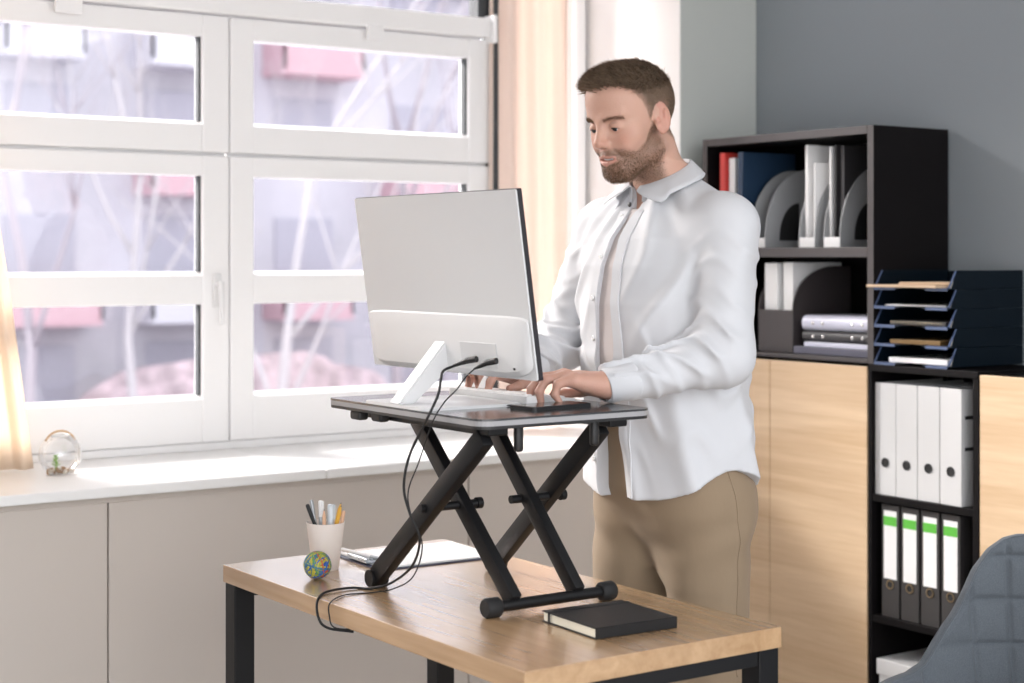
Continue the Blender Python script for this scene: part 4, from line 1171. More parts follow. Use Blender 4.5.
# joints (mirror: y -> -y with the right-hand values)
SHL, ELL, WRL = (-0.005, 0.195, 1.462), (0.048, 0.247, 1.196), (0.276, 0.166, 1.143)
SHR, ELR, WRR = (0.005, -0.195, 1.462), (0.070, -0.275, 1.205), (0.272, -0.150, 1.150)

def hand_ops(W, dirv, side, z_k, spread, curls):
    """W wrist, dirv horizontal pointing direction, side +1 = left hand; returns ops"""
    d = Vector((dirv[0], dirv[1], 0)).normalized()
    th = Vector((d.y, -d.x, 0)) * side                   # towards the thumb (palm down)
    W = Vector(W); K = W + d * 0.090; K.z = z_k
    up = Vector((0, 0, 1)); ops = []
    offs = [(0.033, 0.000, -0.001), (0.011, 0.006, 0.002), (-0.011, 0.002, 0.001), (-0.031, -0.009, -0.004)]
    mcp = [K + th * a + d * b + up * c for a, b, c in offs]
    ops.append(('u', 0, s_cap(W - d * 0.012, W, 0.0275, 0.0275)))
    for i, m in enumerate(mcp):
        s = W + th * (0.014 - 0.0093 * i) + d * 0.008
        ops.append(('u', .016, s_cap(s, m - up * 0.004, 0.0190, 0.0138)))
    ops.append(('u', .014, s_cap(W + d * 0.02 + th * 0.012 - up * 0.004, K + th * 0.020 - d * 0.03 - up * 0.012, 0.0215, 0.0175)))
    ops.append(('u', .014, s_cap(W + d * 0.02 - th * 0.012 - up * 0.004, K - th * 0.022 - d * 0.03 - up * 0.012, 0.0190, 0.0160)))
    lens = [(0.044, 0.026, 0.021), (0.048, 0.029, 0.022), (0.045, 0.027, 0.022), (0.036, 0.021, 0.019)]
    rad = [(0.0108, 0.0098, 0.0088, 0.0074), (0.0110, 0.0100, 0.0089, 0.0075), (0.0106, 0.0096, 0.0086, 0.0072), (0.0096, 0.0087, 0.0079, 0.0066)]
    fingers = []
    for i, m in enumerate(mcp):
        q = m.copy(); f = []
        az = spread * (1.5 - i)
        dd = (d * math.cos(az) + th * math.sin(az)).normalized()
        for j in range(3):
            a = R(curls[i][j]); v = dd * math.cos(a) - up * math.sin(a); n = q + v * lens[i][j]
            f.append(s_cap(q, n, rad[i][j], rad[i][j + 1])); q = n
        fingers.append(f); ops.append(('u', .012, f[0])); ops.append(('u', .0045, f[1])); ops.append(('u', .004, f[2]))
        ops.append(('u', .005, s_sph(m + up * 0.0035, 0.0088)))
    # thumb leaves the side of the palm near its base
    t0 = W + d * 0.026 + th * 0.026 - up * 0.008; t1 = t0 + (d * 0.62 + th * 0.60 - up * 0.22).normalized() * 0.040
    t2 = t1 + (d * 0.92 + th * 0.22 - up * 0.16).normalized() * 0.033; t3 = t2 + (d * 0.97 - th * 0.05 - up * 0.10).normalized() * 0.026
    ops.append(('u', .016, s_cap(t0, t1, 0.0150, 0.0112))); ops.append(('u', .006, s_cap(t1, t2, 0.0108, 0.0096))); ops.append(('u', .005, s_cap(t2, t3, 0.0098, 0.0076)))
    return ops
handL = hand_ops(WRL, (0.90, -0.46), 1, 1.160, 0.04, [(8, 48, 74), (6, 50, 80), (8, 60, 100), (14, 72, 122)])
handR = hand_ops(WRR, (0.90, 0.22), -1, 1.166, 0.09, [(12, 42, 62), (6, 44, 64), (8, 48, 66), (14, 50, 66)])
def wrap(ops, c, rad):
    c = V3(c)
    def f(p):
        far = np.sqrt(((p - c) ** 2).sum(1)) - rad; near = far < 0.02
        out = (far + 0.01).astype(np.float32)
        if near.any(): out[near] = run_ops(ops, p[near])
        return out
    return f
TORSO = [(0.84, -0.02, 0.100, 0.150), (0.95, -0.015, 0.112, 0.160), (1.08, 0.0, 0.108, 0.145), (1.22, 0.010, 0.112, 0.152), (1.36, 0.010, 0.112, 0.165), (1.44, 0.002, 0.098, 0.160), (1.50, -0.008, 0.076, 0.130), (1.56, -0.008, 0.055, 0.075), (1.60, 0.0, 0.045, 0.05)]
body = [
    ('u', 0, f_head_fast),
    ('u', .025, s_cap((-0.012, 0, 1.520), (0.036, 0, 1.640), 0.058, 0.054)),
    ('u', .030, s_loft(TORSO, 2.3)),
    ('u', .03, s_cap(SHL, ELL, 0.050, 0.038)), ('u', .02, s_cap(ELL, WRL, 0.038, 0.026)),
    ('u', .03, s_cap(SHR, ELR, 0.050, 0.038)), ('u', .02, s_cap(ELR, WRR, 0.038, 0.026)),
    ('u', .012, wrap(handL, (WRL[0] + 0.06, WRL[1] - 0.03, 1.14), 0.16)), ('u', .012, wrap(handR, (WRR[0] + 0.06, WRR[1] + 0.02, 1.14), 0.16)),
    ('u', .04, s_cap((-0.035, 0.10, 0.88), (-0.03, 0.115, 0.48), 0.080, 0.055)), ('u', .03, s_cap((-0.03, 0.115, 0.48), (-0.05, 0.12, 0.09), 0.052, 0.038)),
    ('u', .04, s_cap((-0.010, -0.10, 0.88), (0.0, -0.115, 0.48), 0.080, 0.055)), ('u', .03, s_cap((0.0, -0.115, 0.48), (-0.02, -0.12, 0.09), 0.052, 0.038)),
    ('u', .02, s_cap((-0.06, 0.12, 0.055), (0.10, 0.135, 0.035), 0.034, 0.026)), ('u', .02, s_cap((-0.03, -0.12, 0.055), (0.13, -0.135, 0.035), 0.034, 0.026)),
]
def zgrid(*segs):
    out = []
    for a, b, h in segs: out += list(np.arange(a, b, h))
    out.append(segs[-1][1]); return np.array(out)
bxs = zgrid((-0.21, -0.085, 0.006), (-0.085, 0.235, 0.0024), (0.235, 0.43, 0.0022))
bys = zgrid((-0.36, -0.235, 0.006), (-0.235, 0.245, 0.0022), (0.245, 0.36, 0.006))
bzs = zgrid((-0.02, 1.05, 0.012), (1.05, 1.105, 0.006), (1.105, 1.20, 0.0021), (1.20, 1.52, 0.010), (1.52, 1.87, 0.0022))
bv, bq = surface_nets(body, bxs, bys, bzs)
bv = relax(bv, bq, 1, 0.4)
me = np_mesh('person', bv, bq)
# ---- skin colour: hair fade, beard, lips, ears
def ss(a, b, x):
    t = np.clip((x - a) / (b - a), 0, 1); return t * t * (3 - 2 * t)
HL = np.array([(0, .080), (25, .083), (42, .078), (52, .066), (60, .052), (68, .030), (74, .006), (80, -.012), (86, -.010), (90, -.004), (100, -.004), (112, .000), (125, -.040), (150, -.066), (180, -.074)])
def masks(q):
    """q in head frame -> hair 0..1, beard 0..1, signed height over the hairline"""
    x, y, z = q[:, 0], q[:, 1], q[:, 2]
    phi = np.degrees(np.arctan2(np.abs(y), x - 0.0))
    hl = np.interp(phi, HL[:, 0], HL[:, 1])
    wob = 0.002 * np.sin(phi * 0.9) + 0.0015 * np.sin(phi * 2.3 + 1)
    hair = ss(-0.004, 0.010, z - hl - wob)
    ear = (((x + 0.010) / 0.0235) ** 2 + ((z + 0.006) / 0.036) ** 2 < 1) & (np.abs(y) > 0.068)
    hair = np.where(ear, 0, hair)
    # beard: below the line from the sideburn over the cheek to the moustache
    line = np.interp(x, [-0.010, 0.012, 0.030, 0.055, 0.075, 0.088, 0.12], [-0.014, -0.014, -0.044, -0.060, -0.054, -0.046, -0.044])
    b = ss(0.007, -0.007, z - line) * ss(-0.018, 0.000, x) * ss(-0.145, -0.118, z + 0.10 * np.clip(0.03 - x, 0, 1))
    lips = (np.abs(y) < 0.025) & (z > -0.0790 + 0.32 * np.abs(y)) & (z < -0.0545 - 0.20 * np.abs(y)) & (x > 0.076)
    soul = (np.abs(y) > 0.012) & (z < -0.079) & (z > -0.088) & (x > 0.075)
    b = np.where(lips | ear, 0, b); b = np.where(soul, b * 0.75, b)
    b = b * np.where((x > 0.095) & (z > -0.046), 0, 1)
    return hair, b, z - hl, lips, ear
q = to_head(bv.astype(np.float32))
inh = (bv[:, 2] > 1.50)
hair, beard, over, lips, ear = masks(q)
skin = np.tile(np.array([0.590, 0.355, 0.270]), (len(bv), 1))
def mixc(c, m): return skin * (1 - m[:, None]) + np.array(c) * m[:, None]
rng = np.random.RandomState(3)
nz_ = 0.5 + 0.5 * np.sin(q[:, 0] * 61 + 3 * np.sin(q[:, 2] * 43)) * np.sin(q[:, 1] * 57 + 2 * np.sin(q[:, 0] * 37))
red = np.exp(-(((q[:, 0] - 0.07) / 0.03) ** 2 + ((np.abs(q[:, 1]) - 0.042) / 0.02) ** 2 + ((q[:, 2] + 0.028) / 0.02) ** 2)) + np.exp(-((q[:, 0] - 0.112) / 0.012) ** 2 - ((q[:, 2] + 0.03) / 0.012) ** 2) * 0.7
skin = mixc((0.58, 0.25, 0.18), np.clip(red, 0, 1) * 0.5 * inh)
skin = mixc((0.58, 0.27, 0.21), (ear & inh & (np.abs(q[:, 1]) > 0.076)) * 0.55)
skin = mixc((0.50, 0.22, 0.18), (lips & inh) * 0.6)
# eye creases and the shadowless dark of lashes and brows belong to the hair parts
skin = mixc((0.19, 0.110, 0.070), beard * inh * (0.62 + 0.14 * nz_))
fade = ss(0.0, 0.050, over); fade = np.maximum(fade, ss(0.060, 0.080, q[:, 2]))
skin = mixc((0.165, 0.110, 0.075), hair * inh * (0.52 + 0.48 * fade))
hnd = (bv[:, 2] < 1.25) & (bv[:, 2] > 1.05)
skin = np.where(hnd[:, None], np.array([0.57, 0.33, 0.255]), skin)
ca = me.color_attributes.new('skin_tone', 'FLOAT_COLOR', 'POINT')
ca.data.foreach_set('color', np.concatenate([skin, np.ones((len(bv), 1))], 1).astype(np.float32).ravel())
ms = mat('skin', (0.6, 0.35, 0.25), 0.48, spec=0.4, sss=0.12, bump=(260, 0.10))
at = ms.node_tree.nodes.new('ShaderNodeVertexColor'); at.layer_name = 'skin_tone'
ms.node_tree.links.new(at.outputs['Color'], ms.node_tree.nodes['Principled BSDF'].inputs['Base Color'])
me.materials.append(ms)
man = bpy.data.objects.new('person', me); link(man); man.location = (BX, BY, 0); man.rotation_euler = (0, 0, PI)
tag(man, 'bearded man in an open white shirt and khaki trousers standing at the riser, typing', 'person')
def mpart(name, ops, xs, ys, zs, mt, it=1, parent=man):
    v, qd = surface_nets(ops, xs, ys, zs); v = relax(v, qd, it, 0.45)
    m_ = np_mesh(name, v, qd); m_.materials.append(mt)
    o = bpy.data.objects.new(name, m_); return link(o, parent)

# ---- shirt
SH = [(0.86, -0.030, 0.160, 0.218), (0.95, -0.022, 0.156, 0.210), (1.06, -0.014, 0.158, 0.203), (1.18, 0.000, 0.155, 0.199), (1.30, 0.014, 0.149, 0.200), (1.38, 0.012, 0.142, 0.198),
      (1.44, 0.004, 0.128, 0.190), (1.49, -0.006, 0.104, 0.168), (1.525, -0.012, 0.084, 0.132), (1.55, -0.014, 0.072, 0.098), (1.575, -0.012, 0.066, 0.074)]
loft_sh = s_loft(SH, 2.25, 0.80, 1.568)
def rid(x): return np.exp(-3.5 * np.sin(x * 0.5) ** 2)
def arm_fold(S, E, W, inner):
    S, E, W = V3(S), V3(E), V3(W)
    def f(p):
        d1 = E - S; L1 = np.sqrt((d1 ** 2).sum()); t1 = ((p - S) @ (d1 / L1)); d2 = W - E; L2 = np.sqrt((d2 ** 2).sum()); t2 = ((p - E) @ (d2 / L2))
        r_ = p - E; r_ = r_ / (np.sqrt((r_ ** 2).sum(1))[:, None] + 1e-6); bis = (S - E) / L1 + (W - E) / L2; bis = bis / np.sqrt((bis ** 2).sum())
        inn = ss(-0.15, 0.55, r_ @ bis)
        w = np.exp(-((t1 - L1) / 0.085) ** 2) * inn + 0.35 * np.exp(-((t1 - 0.08) / 0.05) ** 2)
        n = (2 * rid(t1 * 105 + 30 * (p[:, 0] - E[0]) + 3 * np.sin(p[:, 1] * 33)) - 0.7) * w * 0.0080
        w2 = np.exp(-((t2 - L2 + 0.085) / 0.045) ** 2) + 0.5 * np.exp(-((t2 - 0.05) / 0.05) ** 2)
        n2 = (2 * rid(t2 * 120 - 45 * (p[:, 2] - E[2]) + 2) - 0.2) * w2 * 0.0045
        long_ = 0.0045 * np.sin(60 * (p[:, 0] - S[0]) - 20 * t1 + 1.0) * np.exp(-((t1 - 0.12) / 0.10) ** 2)
        return n + n2 + long_
    return f
foldL, foldR = arm_fold(SHL, ELL, WRL, 1), arm_fold(SHR, ELR, WRR, -1)
def cap_fold(a, b, ra, rb, fold):
    c = s_cap(a, b, ra, rb)
    def f(p): return c(p) - fold(p)
    return f
def f_torso_sh(p):
    d = loft_sh(p); x, y, z = p[:, 0], p[:, 1], p[:, 2]
    th = np.arctan2(y, x - 0.0)
    low = ss(1.30, 0.95, z); mid = np.exp(-((z - 1.12) / 0.12) ** 2)
    n = 0.0150 * low * (rid(th * 8 + 3.2 * z + 1.1 * np.sin(z * 7)) - 0.35) + 0.0100 * mid * (rid(46 * z + 5 * np.sin(th * 1.5) + 4.5 * th + 1.2 * np.sin(9 * th)) - 0.35)
    n += 0.0120 * ss(1.10, 1.35, z) * (rid(th * 11 - 26 * z + 1.5 * np.sin(17 * z)) - 0.35) * np.exp(-((np.abs(th) - 1.0) / 0.55) ** 2)
    n += 0.0040 * ss(1.40, 1.48, z) * np.sin(75 * np.abs(y) + 40 * z)
    return d - n.astype(np.float32)
def f_hem(p):
    x, y, z = p[:, 0], p[:, 1], p[:, 2]
    th = np.arctan2(y / 0.21, (x + 0.02) / 0.16)
    side = np.abs(np.sin(th)) ** 5
    return (0.884 + 0.066 * side + 0.012 * (np.cos(th) < 0) * (1 - side) - 0.006 * (y < 0) - z).astype(np.float32)
def gapc(z): return np.interp(z, [0.86, 1.00, 1.20, 1.40, 1.50, 1.60], [-0.012, -0.012, -0.010, -0.004, 0.0, 0.0])
def gapw(z): return np.interp(z, [0.86, 1.00, 1.10, 1.25, 1.40, 1.48, 1.53, 1.60], [0.092, 0.086, 0.074, 0.056, 0.036, 0.020, 0.030, 0.060])
def f_gap(p):
    x, y, z = p[:, 0], p[:, 1], p[:, 2]
    front = np.interp(z, [r[0] for r in SH], [r[1] + r[2] for r in SH]) - 0.030
    return np.maximum(np.abs(y - gapc(z)) - gapw(z) / 2, front - x).astype(np.float32)
shirt_ops = [
    ('u', 0, f_torso_sh),
    ('u', .05, s_cap((-0.014, 0.050, 1.505), (-0.008, 0.165, 1.478), 0.048, 0.058)), ('u', .05, s_cap((-0.014, -0.050, 1.505), (-0.004, -0.165, 1.478), 0.048, 0.058)),
    ('u', .022, cap_fold(SHL, ELL, 0.074, 0.055, foldL)), ('u', .05, cap_fold(ELL, WRL, 0.053, 0.0385, foldL)),
    ('u', .022, cap_fold(SHR, ELR, 0.074, 0.055, foldR)), ('u', .05, cap_fold(ELR, WRR, 0.053, 0.0385, foldR)),
    ('s', 0, s_sph((WRL[0] + 0.064, WRL[1] - 0.030, WRL[2]), 0.050)), ('s', 0, s_sph((WRR[0] + 0.066, WRR[1] + 0.014, WRR[2]), 0.050)),
    ('i', 0, f_hem),
    ('s', 0, f_gap),
    ('s', .004, s_cap((0.005, 0, 1.575), (0.030, 0, 1.68), 0.064, 0.070)),
]
# keep the intersecting op from being pruned away: it is evaluated everywhere
shirt_m = mat('shirt_cotton', (0.62, 0.63, 0.655), 0.85, sheen=0.1)
_nt = shirt_m.node_tree; _bs = _nt.nodes['Principled BSDF']; _tc = _nt.nodes.new('ShaderNodeTexCoord'); _mp = _nt.nodes.new('ShaderNodeMapping')
_mp.inputs['Rotation'].default_value = (0.4, 0.5, 0.3); _mp.inputs['Scale'].default_value = (1.0, 1.0, 0.35)
_n = _nt.nodes.new('ShaderNodeTexNoise'); _n.noise_type = 'RIDGED_MULTIFRACTAL'; _n.inputs['Scale'].default_value = 11; _n.inputs['Detail'].default_value = 2.5; _n.inputs['Distortion'].default_value = 0.6
_bp = _nt.nodes.new('ShaderNodeBump'); _bp.inputs['Strength'].default_value = 0.30; _bp.inputs['Distance'].default_value = 0.006
_nt.links.new(_tc.outputs['Object'], _mp.inputs[0]); _nt.links.new(_mp.outputs[0], _n.inputs['Vector']); _nt.links.new(_n.outputs['Fac'], _bp.inputs['Height']); _nt.links.new(_bp.outputs[0], _bs.inputs['Normal'])
undershirt_m = mat('undershirt_cotton', (0.62, 0.565, 0.555), 0.9, bump=(30, 0.1))
gx = np.arange(-0.215, 0.30, 0.0042); gy = np.arange(-0.36, 0.36, 0.0042)
shirt = mpart('shirt', shirt_ops, gx, gy, np.arange(0.855, 1.64, 0.0042), shirt_m, 2)
US = [(z, cx, a - 0.008, b - 0.016) for z, cx, a, b in SH]
under = [('u', 0, s_loft(US, 2.25, 1.035, 1.53)), ('s', .004, s_cap((0.045, 0, 1.548), (0.14, 0, 1.58), 0.050))]
mpart('undershirt', under, gx, np.arange(-0.21, 0.21, 0.0045), np.arange(1.02, 1.56, 0.0045), undershirt_m, 2)

# placket band, buttons
def surf_x(y, z):
    cx = np.interp(z, [r[0] for r in SH], [r[1] for r in SH]); a = np.interp(z, [r[0] for r in SH], [r[2] for r in SH]); b = np.interp(z, [r[0] for r in SH], [r[3] for r in SH])
    # march inward onto the folded cloth
    lo, hi = cx, cx + a + 0.03
    for _ in range(22):
        m_ = (lo + hi) / 2
        if f_torso_sh(np.array([[m_, y, z]], dtype=np.float32))[0] < 0: lo = m_
        else: hi = m_
    return float(lo)
for sgn, nm in ((1, 'placket'), (-1, 'placket')):
    bm = B(); rows = []
    for k in range(60):
        z = 0.888 + (1.500 - 0.888) * k / 59; g = gapc(z) + sgn * (gapw(z) / 2 + 0.0005); row = []
        for j, (u, e) in enumerate(((0.0, -0.002), (0.001, 0.0022), (0.026, 0.0022), (0.027, -0.002))):
            y = g + sgn * u; row.append(bm.verts.new((surf_x(y, z) + e, y, z)))
        rows.append(row)
    for a, b in zip(rows[:-1], rows[1:]):
        for j in range(3): bm.faces.new((a[j], a[j + 1], b[j + 1], b[j]))
    obj(nm, bm, shirt_m, shirt, smooth=True, autos=50)
for k in range(7):
    z = 0.96 + k * 0.088; y = gapc(z) - gapw(z) / 2 - 0.0135
    bm = B(); lathe(bm, [(0, 0.0035), (0.0045, 0.0035), (0.0055, 0.002), (0.0055, 0)], 14)
    bmesh.ops.rotate(bm, verts=bm.verts, matrix=Matrix.Rotation(R(90), 3, 'Y')); bmesh.ops.translate(bm, verts=bm.verts, vec=(surf_x(y, z) + 0.0015, y, z))
    obj('button', bm, M['paper'], shirt, smooth=True, autos=40)
# cuffs
for S, E_ in ((ELL, WRL), (ELR, WRR)):
    a, b = Vector(S), Vector(E_); d = (b - a).normalized()
    bm = B(); L = 0.062
    p1 = b + d * 0.014; p0 = p1 - d * L
    tube(bm, [p0 - d * 0.004, p0, p0 + d * 0.003, p1 - d * 0.003, p1, p1 - d * 0.0005, p1 - d * 0.012], [0.0405, 0.0440, 0.0450, 0.0400, 0.0385, 0.0355, 0.0350], 36, False)
    for v in bm.verts:
        dv = v.co - (p0 + d * (v.co - p0).dot(d)); v.co -= Vector((0, 0, dv.z * 0.12))
    o = obj('cuff', bm, shirt_m, shirt, smooth=True, autos=60)
# collar: a stand around the neck and two leaves folded over it
cvs = []
bm = B(); rows = []
NC = 72
for i in range(NC + 1):
    a = R(16 + (328) * i / NC)                             # 0 = front
    ca_, sa_ = math.cos(a), math.sin(a)
    fr = 0.5 + 0.5 * ca_                                   # 1 front, 0 back
    tip = math.exp(-((abs(((math.degrees(a) + 180) % 360) - 180) - 26) / 20) ** 2)
    zt_ = 1.616 - 0.064 * fr
    ctr = Vector((0.012, 0, 0))
    def cp(r, z): return bm.verts.new((ctr.x + (r - 0.000) * ca_ * 1.02, r * sa_, z))
    aa = abs(((math.degrees(a) + 180) % 360) - 180)
    drop = float(np.interp(aa, [16, 55, 60, 75, 90, 130, 180], [0.012, 0.052, 0.036, 0.030, 0.026, 0.026, 0.028]))
    out_ = float(np.interp(aa, [16, 55, 60, 75, 90, 130, 180], [0.014, 0.056, 0.050, 0.046, 0.042, 0.028, 0.020]))
    rows.append([cp(0.066, zt_ - 0.034), cp(0.0645, zt_ - 0.006), cp(0.0665, zt_), cp(0.0705, zt_ - 0.001), cp(0.0705 + out_ * 0.35, zt_ - drop * 0.35), cp(0.0705 + out_ * 0.72, zt_ - drop * 0.72), cp(0.0705 + out_, zt_ - drop)])
for r0, r1 in zip(rows[:-1], rows[1:]):
    for k in range(len(r0) - 1): bm.faces.new((r0[k], r0[k + 1], r1[k + 1], r1[k]))
o = obj('collar', bm, shirt_m, shirt, smooth=True, autos=70)
md = o.modifiers.new('thick', 'SOLIDIFY'); md.thickness = 0.0022; md.offset = 1
bm = B(); lathe(bm, [(0, 0.003), (0.0045, 0.003), (0.0055, 0)], 12); bmesh.ops.rotate(bm, verts=bm.verts, matrix=Matrix.Rotation(R(80), 3, 'Y')); bmesh.ops.translate(bm, verts=bm.verts, vec=(0.098, 0.004, 1.513))
obj('collar_button', bm, M['charcoal'], shirt, smooth=True)

# ---- trousers, belt loops are hidden under the shirt
TR = [(0.73, -0.024, 0.050, 0.100), (0.80, -0.023, 0.092, 0.158), (0.85, -0.022, 0.120, 0.182), (0.90, -0.020, 0.132, 0.188), (0.97, -0.016, 0.130, 0.182), (1.07, -0.004, 0.127, 0.172)]
def tr_fold(p):
    x, y, z = p[:, 0], p[:, 1], p[:, 2]
    n = 0.0035 * np.sin(55 * (z - 0.82) + 30 * x - 14 * np.abs(y)) * np.exp(-((z - 0.80) / 0.06) ** 2)
    n += 0.003 * np.sin(60 * x + 14 * z) * ss(0.9, 0.7, z) + 0.004 * np.sin(40 * z + 20 * x) * np.exp(-((z - 0.47) / 0.08) ** 2)
    return n.astype(np.float32)
def fold_wrap(f0): return lambda p: f0(p) - tr_fold(p)
tr_ops = [
    ('u', 0, fold_wrap(s_loft(TR, 2.3))),
    ('u', .060, fold_wrap(s_cap((-0.042, 0.092, 0.86), (-0.035, 0.108, 0.48), 0.103, 0.078))), ('u', .03, fold_wrap(s_cap((-0.035, 0.110, 0.48), (-0.055, 0.118, 0.075), 0.082, 0.062))),
    ('u', .018, fold_wrap(s_cap((-0.005, -0.092, 0.86), (0.004, -0.112, 0.48), 0.101, 0.080))), ('u', .03, fold_wrap(s_cap((0.004, -0.112, 0.48), (-0.02, -0.118, 0.075), 0.082, 0.062))),
    ('i', 0, lambda p: (0.055 - p[:, 2]).astype(np.float32)),
]
khaki = mat('khaki_cotton', (0.27, 0.198, 0.128), 0.85, bump=(14, 0.25, (1, 1, 0.5)), sheen=0.1)
tro = mpart('trousers', tr_ops, np.arange(-0.20, 0.16, 0.006), np.arange(-0.24, 0.24, 0.006), zgrid((0.03, 0.5, 0.012), (0.5, 1.10, 0.006)), khaki, 2)
def seam_y(x, z):
    lo, hi = 0.10, 0.26
    for _ in range(22):
        m_ = (lo + hi) / 2
        if run_ops(tr_ops, np.array([[x, m_, z]], dtype=np.float32))[0] < 0: lo = m_
        else: hi = m_
    return lo
bm = B(); tube(bm, [(x, seam_y(x, z) + 0.0002, z) for x, z in [(-0.010 - 0.030 * min(1, k / 18), 0.985 - 0.011 * k) for k in range(44)]], 0.0014, 6); obj('side_seam', bm, khaki, tro, smooth=True)
shoe_ops = lambda s, x0: [('u', 0, s_cap((x0 - 0.045, 0.120 * s, 0.050), (x0 + 0.02, 0.122 * s, 0.055), 0.044, 0.048)), ('u', .03, s_cap((x0 + 0.02, 0.122 * s, 0.050), (x0 + 0.165, 0.138 * s, 0.036), 0.044, 0.034)), ('i', 0, lambda p: (0.001 - p[:, 2]).astype(np.float32))]
for s, x0 in ((1, -0.055), (-1, -0.02)):
    mpart('shoe', shoe_ops(s, x0), np.arange(x0 - 0.11, x0 + 0.22, 0.006), np.arange(0.12 * s - 0.08, 0.12 * s + 0.09, 0.006), np.arange(-0.012, 0.12, 0.006), M['leather'], 1)

hairm0 = mat('lash_brown', (0.05, 0.03, 0.02), 0.6)
# ---- eyes, teeth
white_eye = mat('eye_white', (0.78, 0.74, 0.72), 0.15)
for s in (1, -1):
    bm = B(); c = hp((0.0752, 0.031 * s, -0.0005)); rr = 0.0126 * HS
    bmesh.ops.create_uvsphere(bm, u_segments=24, v_segments=16, radius=rr)
    bmesh.ops.translate(bm, verts=bm.verts, vec=c)
    look = (HM.to_3x3() @ Vector((1, -0.03, -0.50))).normalized()
    for f in bm.faces:
        dv = (f.calc_center_median() - c).normalized().dot(look)
        f.material_index = 2 if dv > 0.955 else (1 if dv > 0.82 else 0)
    obj('eye', bm, [white_eye, mat('iris_blue', (0.05, 0.075, 0.095), 0.2), M['rubber']], man, smooth=True)
bm = B()
for k in range(6):
    yy = (k - 2.5) * 0.0062
    t_ = B(); bmesh.ops.create_icosphere(t_, subdivisions=2, radius=1); bmesh.ops.scale(t_, verts=t_.verts, vec=(0.0030, 0.0034, 0.0048))
    bmesh.ops.translate(t_, verts=t_.verts, vec=(0.0885 - 4.0 * yy * yy * 4, yy, -0.0640)); merge(bm, t_)
bmesh.ops.transform(bm, matrix=HM, verts=bm.verts); obj('teeth', bm, M['paper'], man, smooth=True)

for s in (1, -1):                                          # upper lash line
    bm = B(); pts = []
    for k in range(13):
        u = -1 + 2 * k / 12
        yy = 0.0315 + 0.0118 * u; pts.append(hp((0.0887 - 0.0050 * u * u - (0.0015 if u > 0 else 0) * u, yy * s, -0.0017 - 0.0026 * u * u)))
    tube(bm, pts, [0.0005 + 0.0009 * (1 - abs(-1 + 2 * k / 12)) for k in range(13)], 6); obj('eyelashes', bm, hairm0, man, smooth=True)

# ---- hair: strands grown from the scalp, jaw and brows
me.update()
nrm = np.zeros(len(bv) * 3, dtype=np.float32)
me.vertices.foreach_get('normal', nrm); nrm = nrm.reshape(-1, 3)
def strands(name, pts, dirs, nr, lens, wid, mt, droop=0.0, seed=0):
    rs = np.random.RandomState(seed); n = len(pts)
    mid = pts + dirs * (lens * 0.5)[:, None] + nr * (lens * 0.08)[:, None]
    tip = pts + dirs * lens[:, None] - np.array([0, 0, droop]) * lens[:, None]
    side = np.cross(dirs, nr + rs.normal(0, .35, (n, 3))); side /= np.linalg.norm(side, axis=1)[:, None] + 1e-9
    w = wid[:, None] * side; base = pts - nr * 0.0015
    V = np.stack([base - w, base + w, mid + w * .7, mid - w * .7, tip], 1).reshape(-1, 3)
    m_ = bpy.data.meshes.new(name)
    fs = []
    for i in range(n):
        k = i * 5; fs.append((k, k + 1, k + 2, k + 3)); fs.append((k + 3, k + 2, k + 4))
    m_.from_pydata(V.tolist(), [], fs); m_.materials.append(mt)
    m_.polygons.foreach_set('use_smooth', [True] * len(m_.polygons))
    o = bpy.data.objects.new(name, m_); return link(o, man)
rs = np.random.RandomState(11)
def sample(weight, n):
    w = weight / weight.sum(); ids = rs.choice(len(bv), n, p=w)
    jit = rs.normal(0, 0.0011, (n, 3)); nn = nrm[ids]; jit -= nn * (jit * nn).sum(1)[:, None]
    return ids, bv[ids] + jit, nn
hx_ = HR @ np.array([1., 0, 0]); hz_ = HR @ np.array([0, 0, 1.])
hairm = mat('hair_brown', (0.215, 0.150, 0.102), 0.55, spec=0.35, var=(90, 0.35))
beardm = mat('beard_brown', (0.175, 0.105, 0.064), 0.6, spec=0.3, var=(120, 0.3))
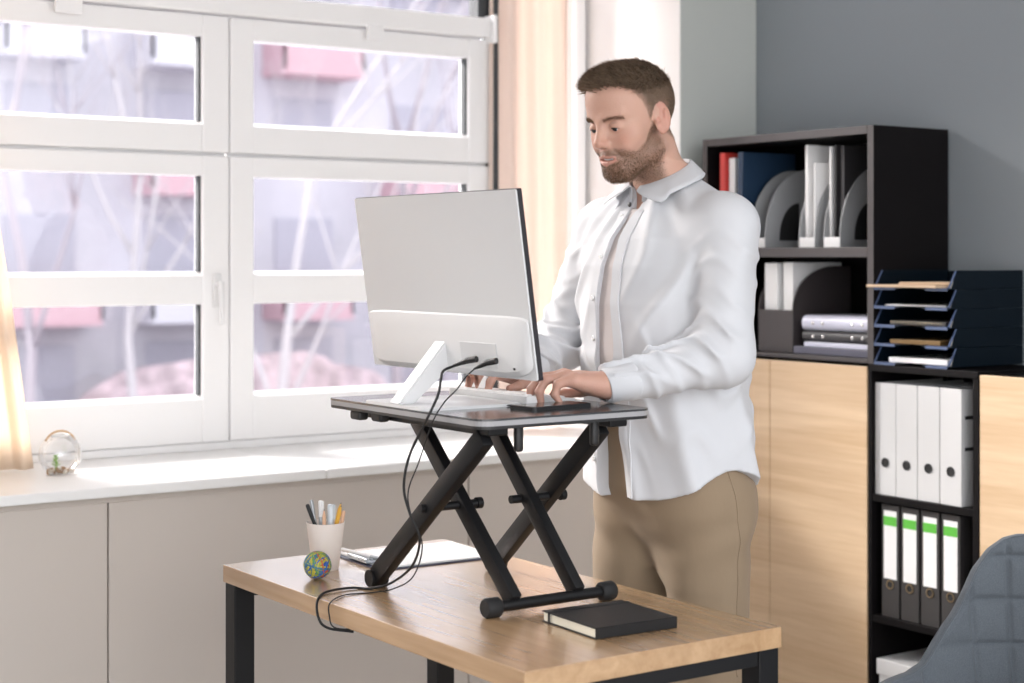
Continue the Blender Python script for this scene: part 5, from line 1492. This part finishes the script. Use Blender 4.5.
wgt = hair * inh * (0.40 + fade)
ids, pp, nn = sample(wgt, 34000)
qo = over[ids]; zq = q[ids]
topf = ss(0.052, 0.084, zq[:, 2] + 0.04 * np.clip(zq[:, 0], 0, 1))                 # long on top, faded sides
frontf = ss(-0.02, 0.07, zq[:, 0]) * topf
ln = (0.0030 + 0.017 * topf + 0.010 * frontf) * rs.uniform(0.7, 1.15, len(ids))
dr = nn * (0.45 + 0.0 * topf)[:, None] + hx_ * (0.15 + 0.75 * topf)[:, None] - hz_ * (0.55 * (1 - topf))[:, None] + hz_ * (0.25 * frontf)[:, None] + rs.normal(0, .16, (len(ids), 3))
dr /= np.linalg.norm(dr, axis=1)[:, None]
tag(strands('hair', pp, dr, nn, ln, 0.0004 + 0.00035 * topf, hairm, 0.0, 1), kind='stuff')
ids, pp, nn = sample(beard * inh, 11000)
zq = q[ids]; chin = ss(-0.06, -0.10, zq[:, 2]) * ss(0.02, 0.06, zq[:, 0])
ln = (0.0028 + 0.0035 * chin) * rs.uniform(0.6, 1.2, len(ids))
dr = nn * 0.75 - hz_ * 0.75 + rs.normal(0, .18, (len(ids), 3)); dr /= np.linalg.norm(dr, axis=1)[:, None]
tag(strands('beard', pp, dr, nn, ln, np.full(len(ids), 0.00035), beardm, 0.1, 2), kind='stuff')
for s in (1, -1):
    bl_ = np.exp(-((q[:, 2] - (0.0190 - 9 * (np.abs(q[:, 1]) - 0.032) ** 2)) / 0.0030) ** 2) * (q[:, 1] * s > 0.013) * (q[:, 1] * s < 0.052) * (q[:, 0] > 0.04) * inh
    ids, pp, nn = sample(bl_ + 1e-12, 520)
    hy_ = HR @ np.array([0., s, 0.])
    dr = nn * 0.35 + hy_ * 0.9 + hz_ * 0.15 + rs.normal(0, .12, (len(ids), 3)); dr /= np.linalg.norm(dr, axis=1)[:, None]
    tag(strands('eyebrow', pp, dr, nn, np.full(len(ids), 0.0055), np.full(len(ids), 0.0003), beardm, 0, 3), kind='stuff')
# wristwatch-free: the left sleeve shows only the cuff
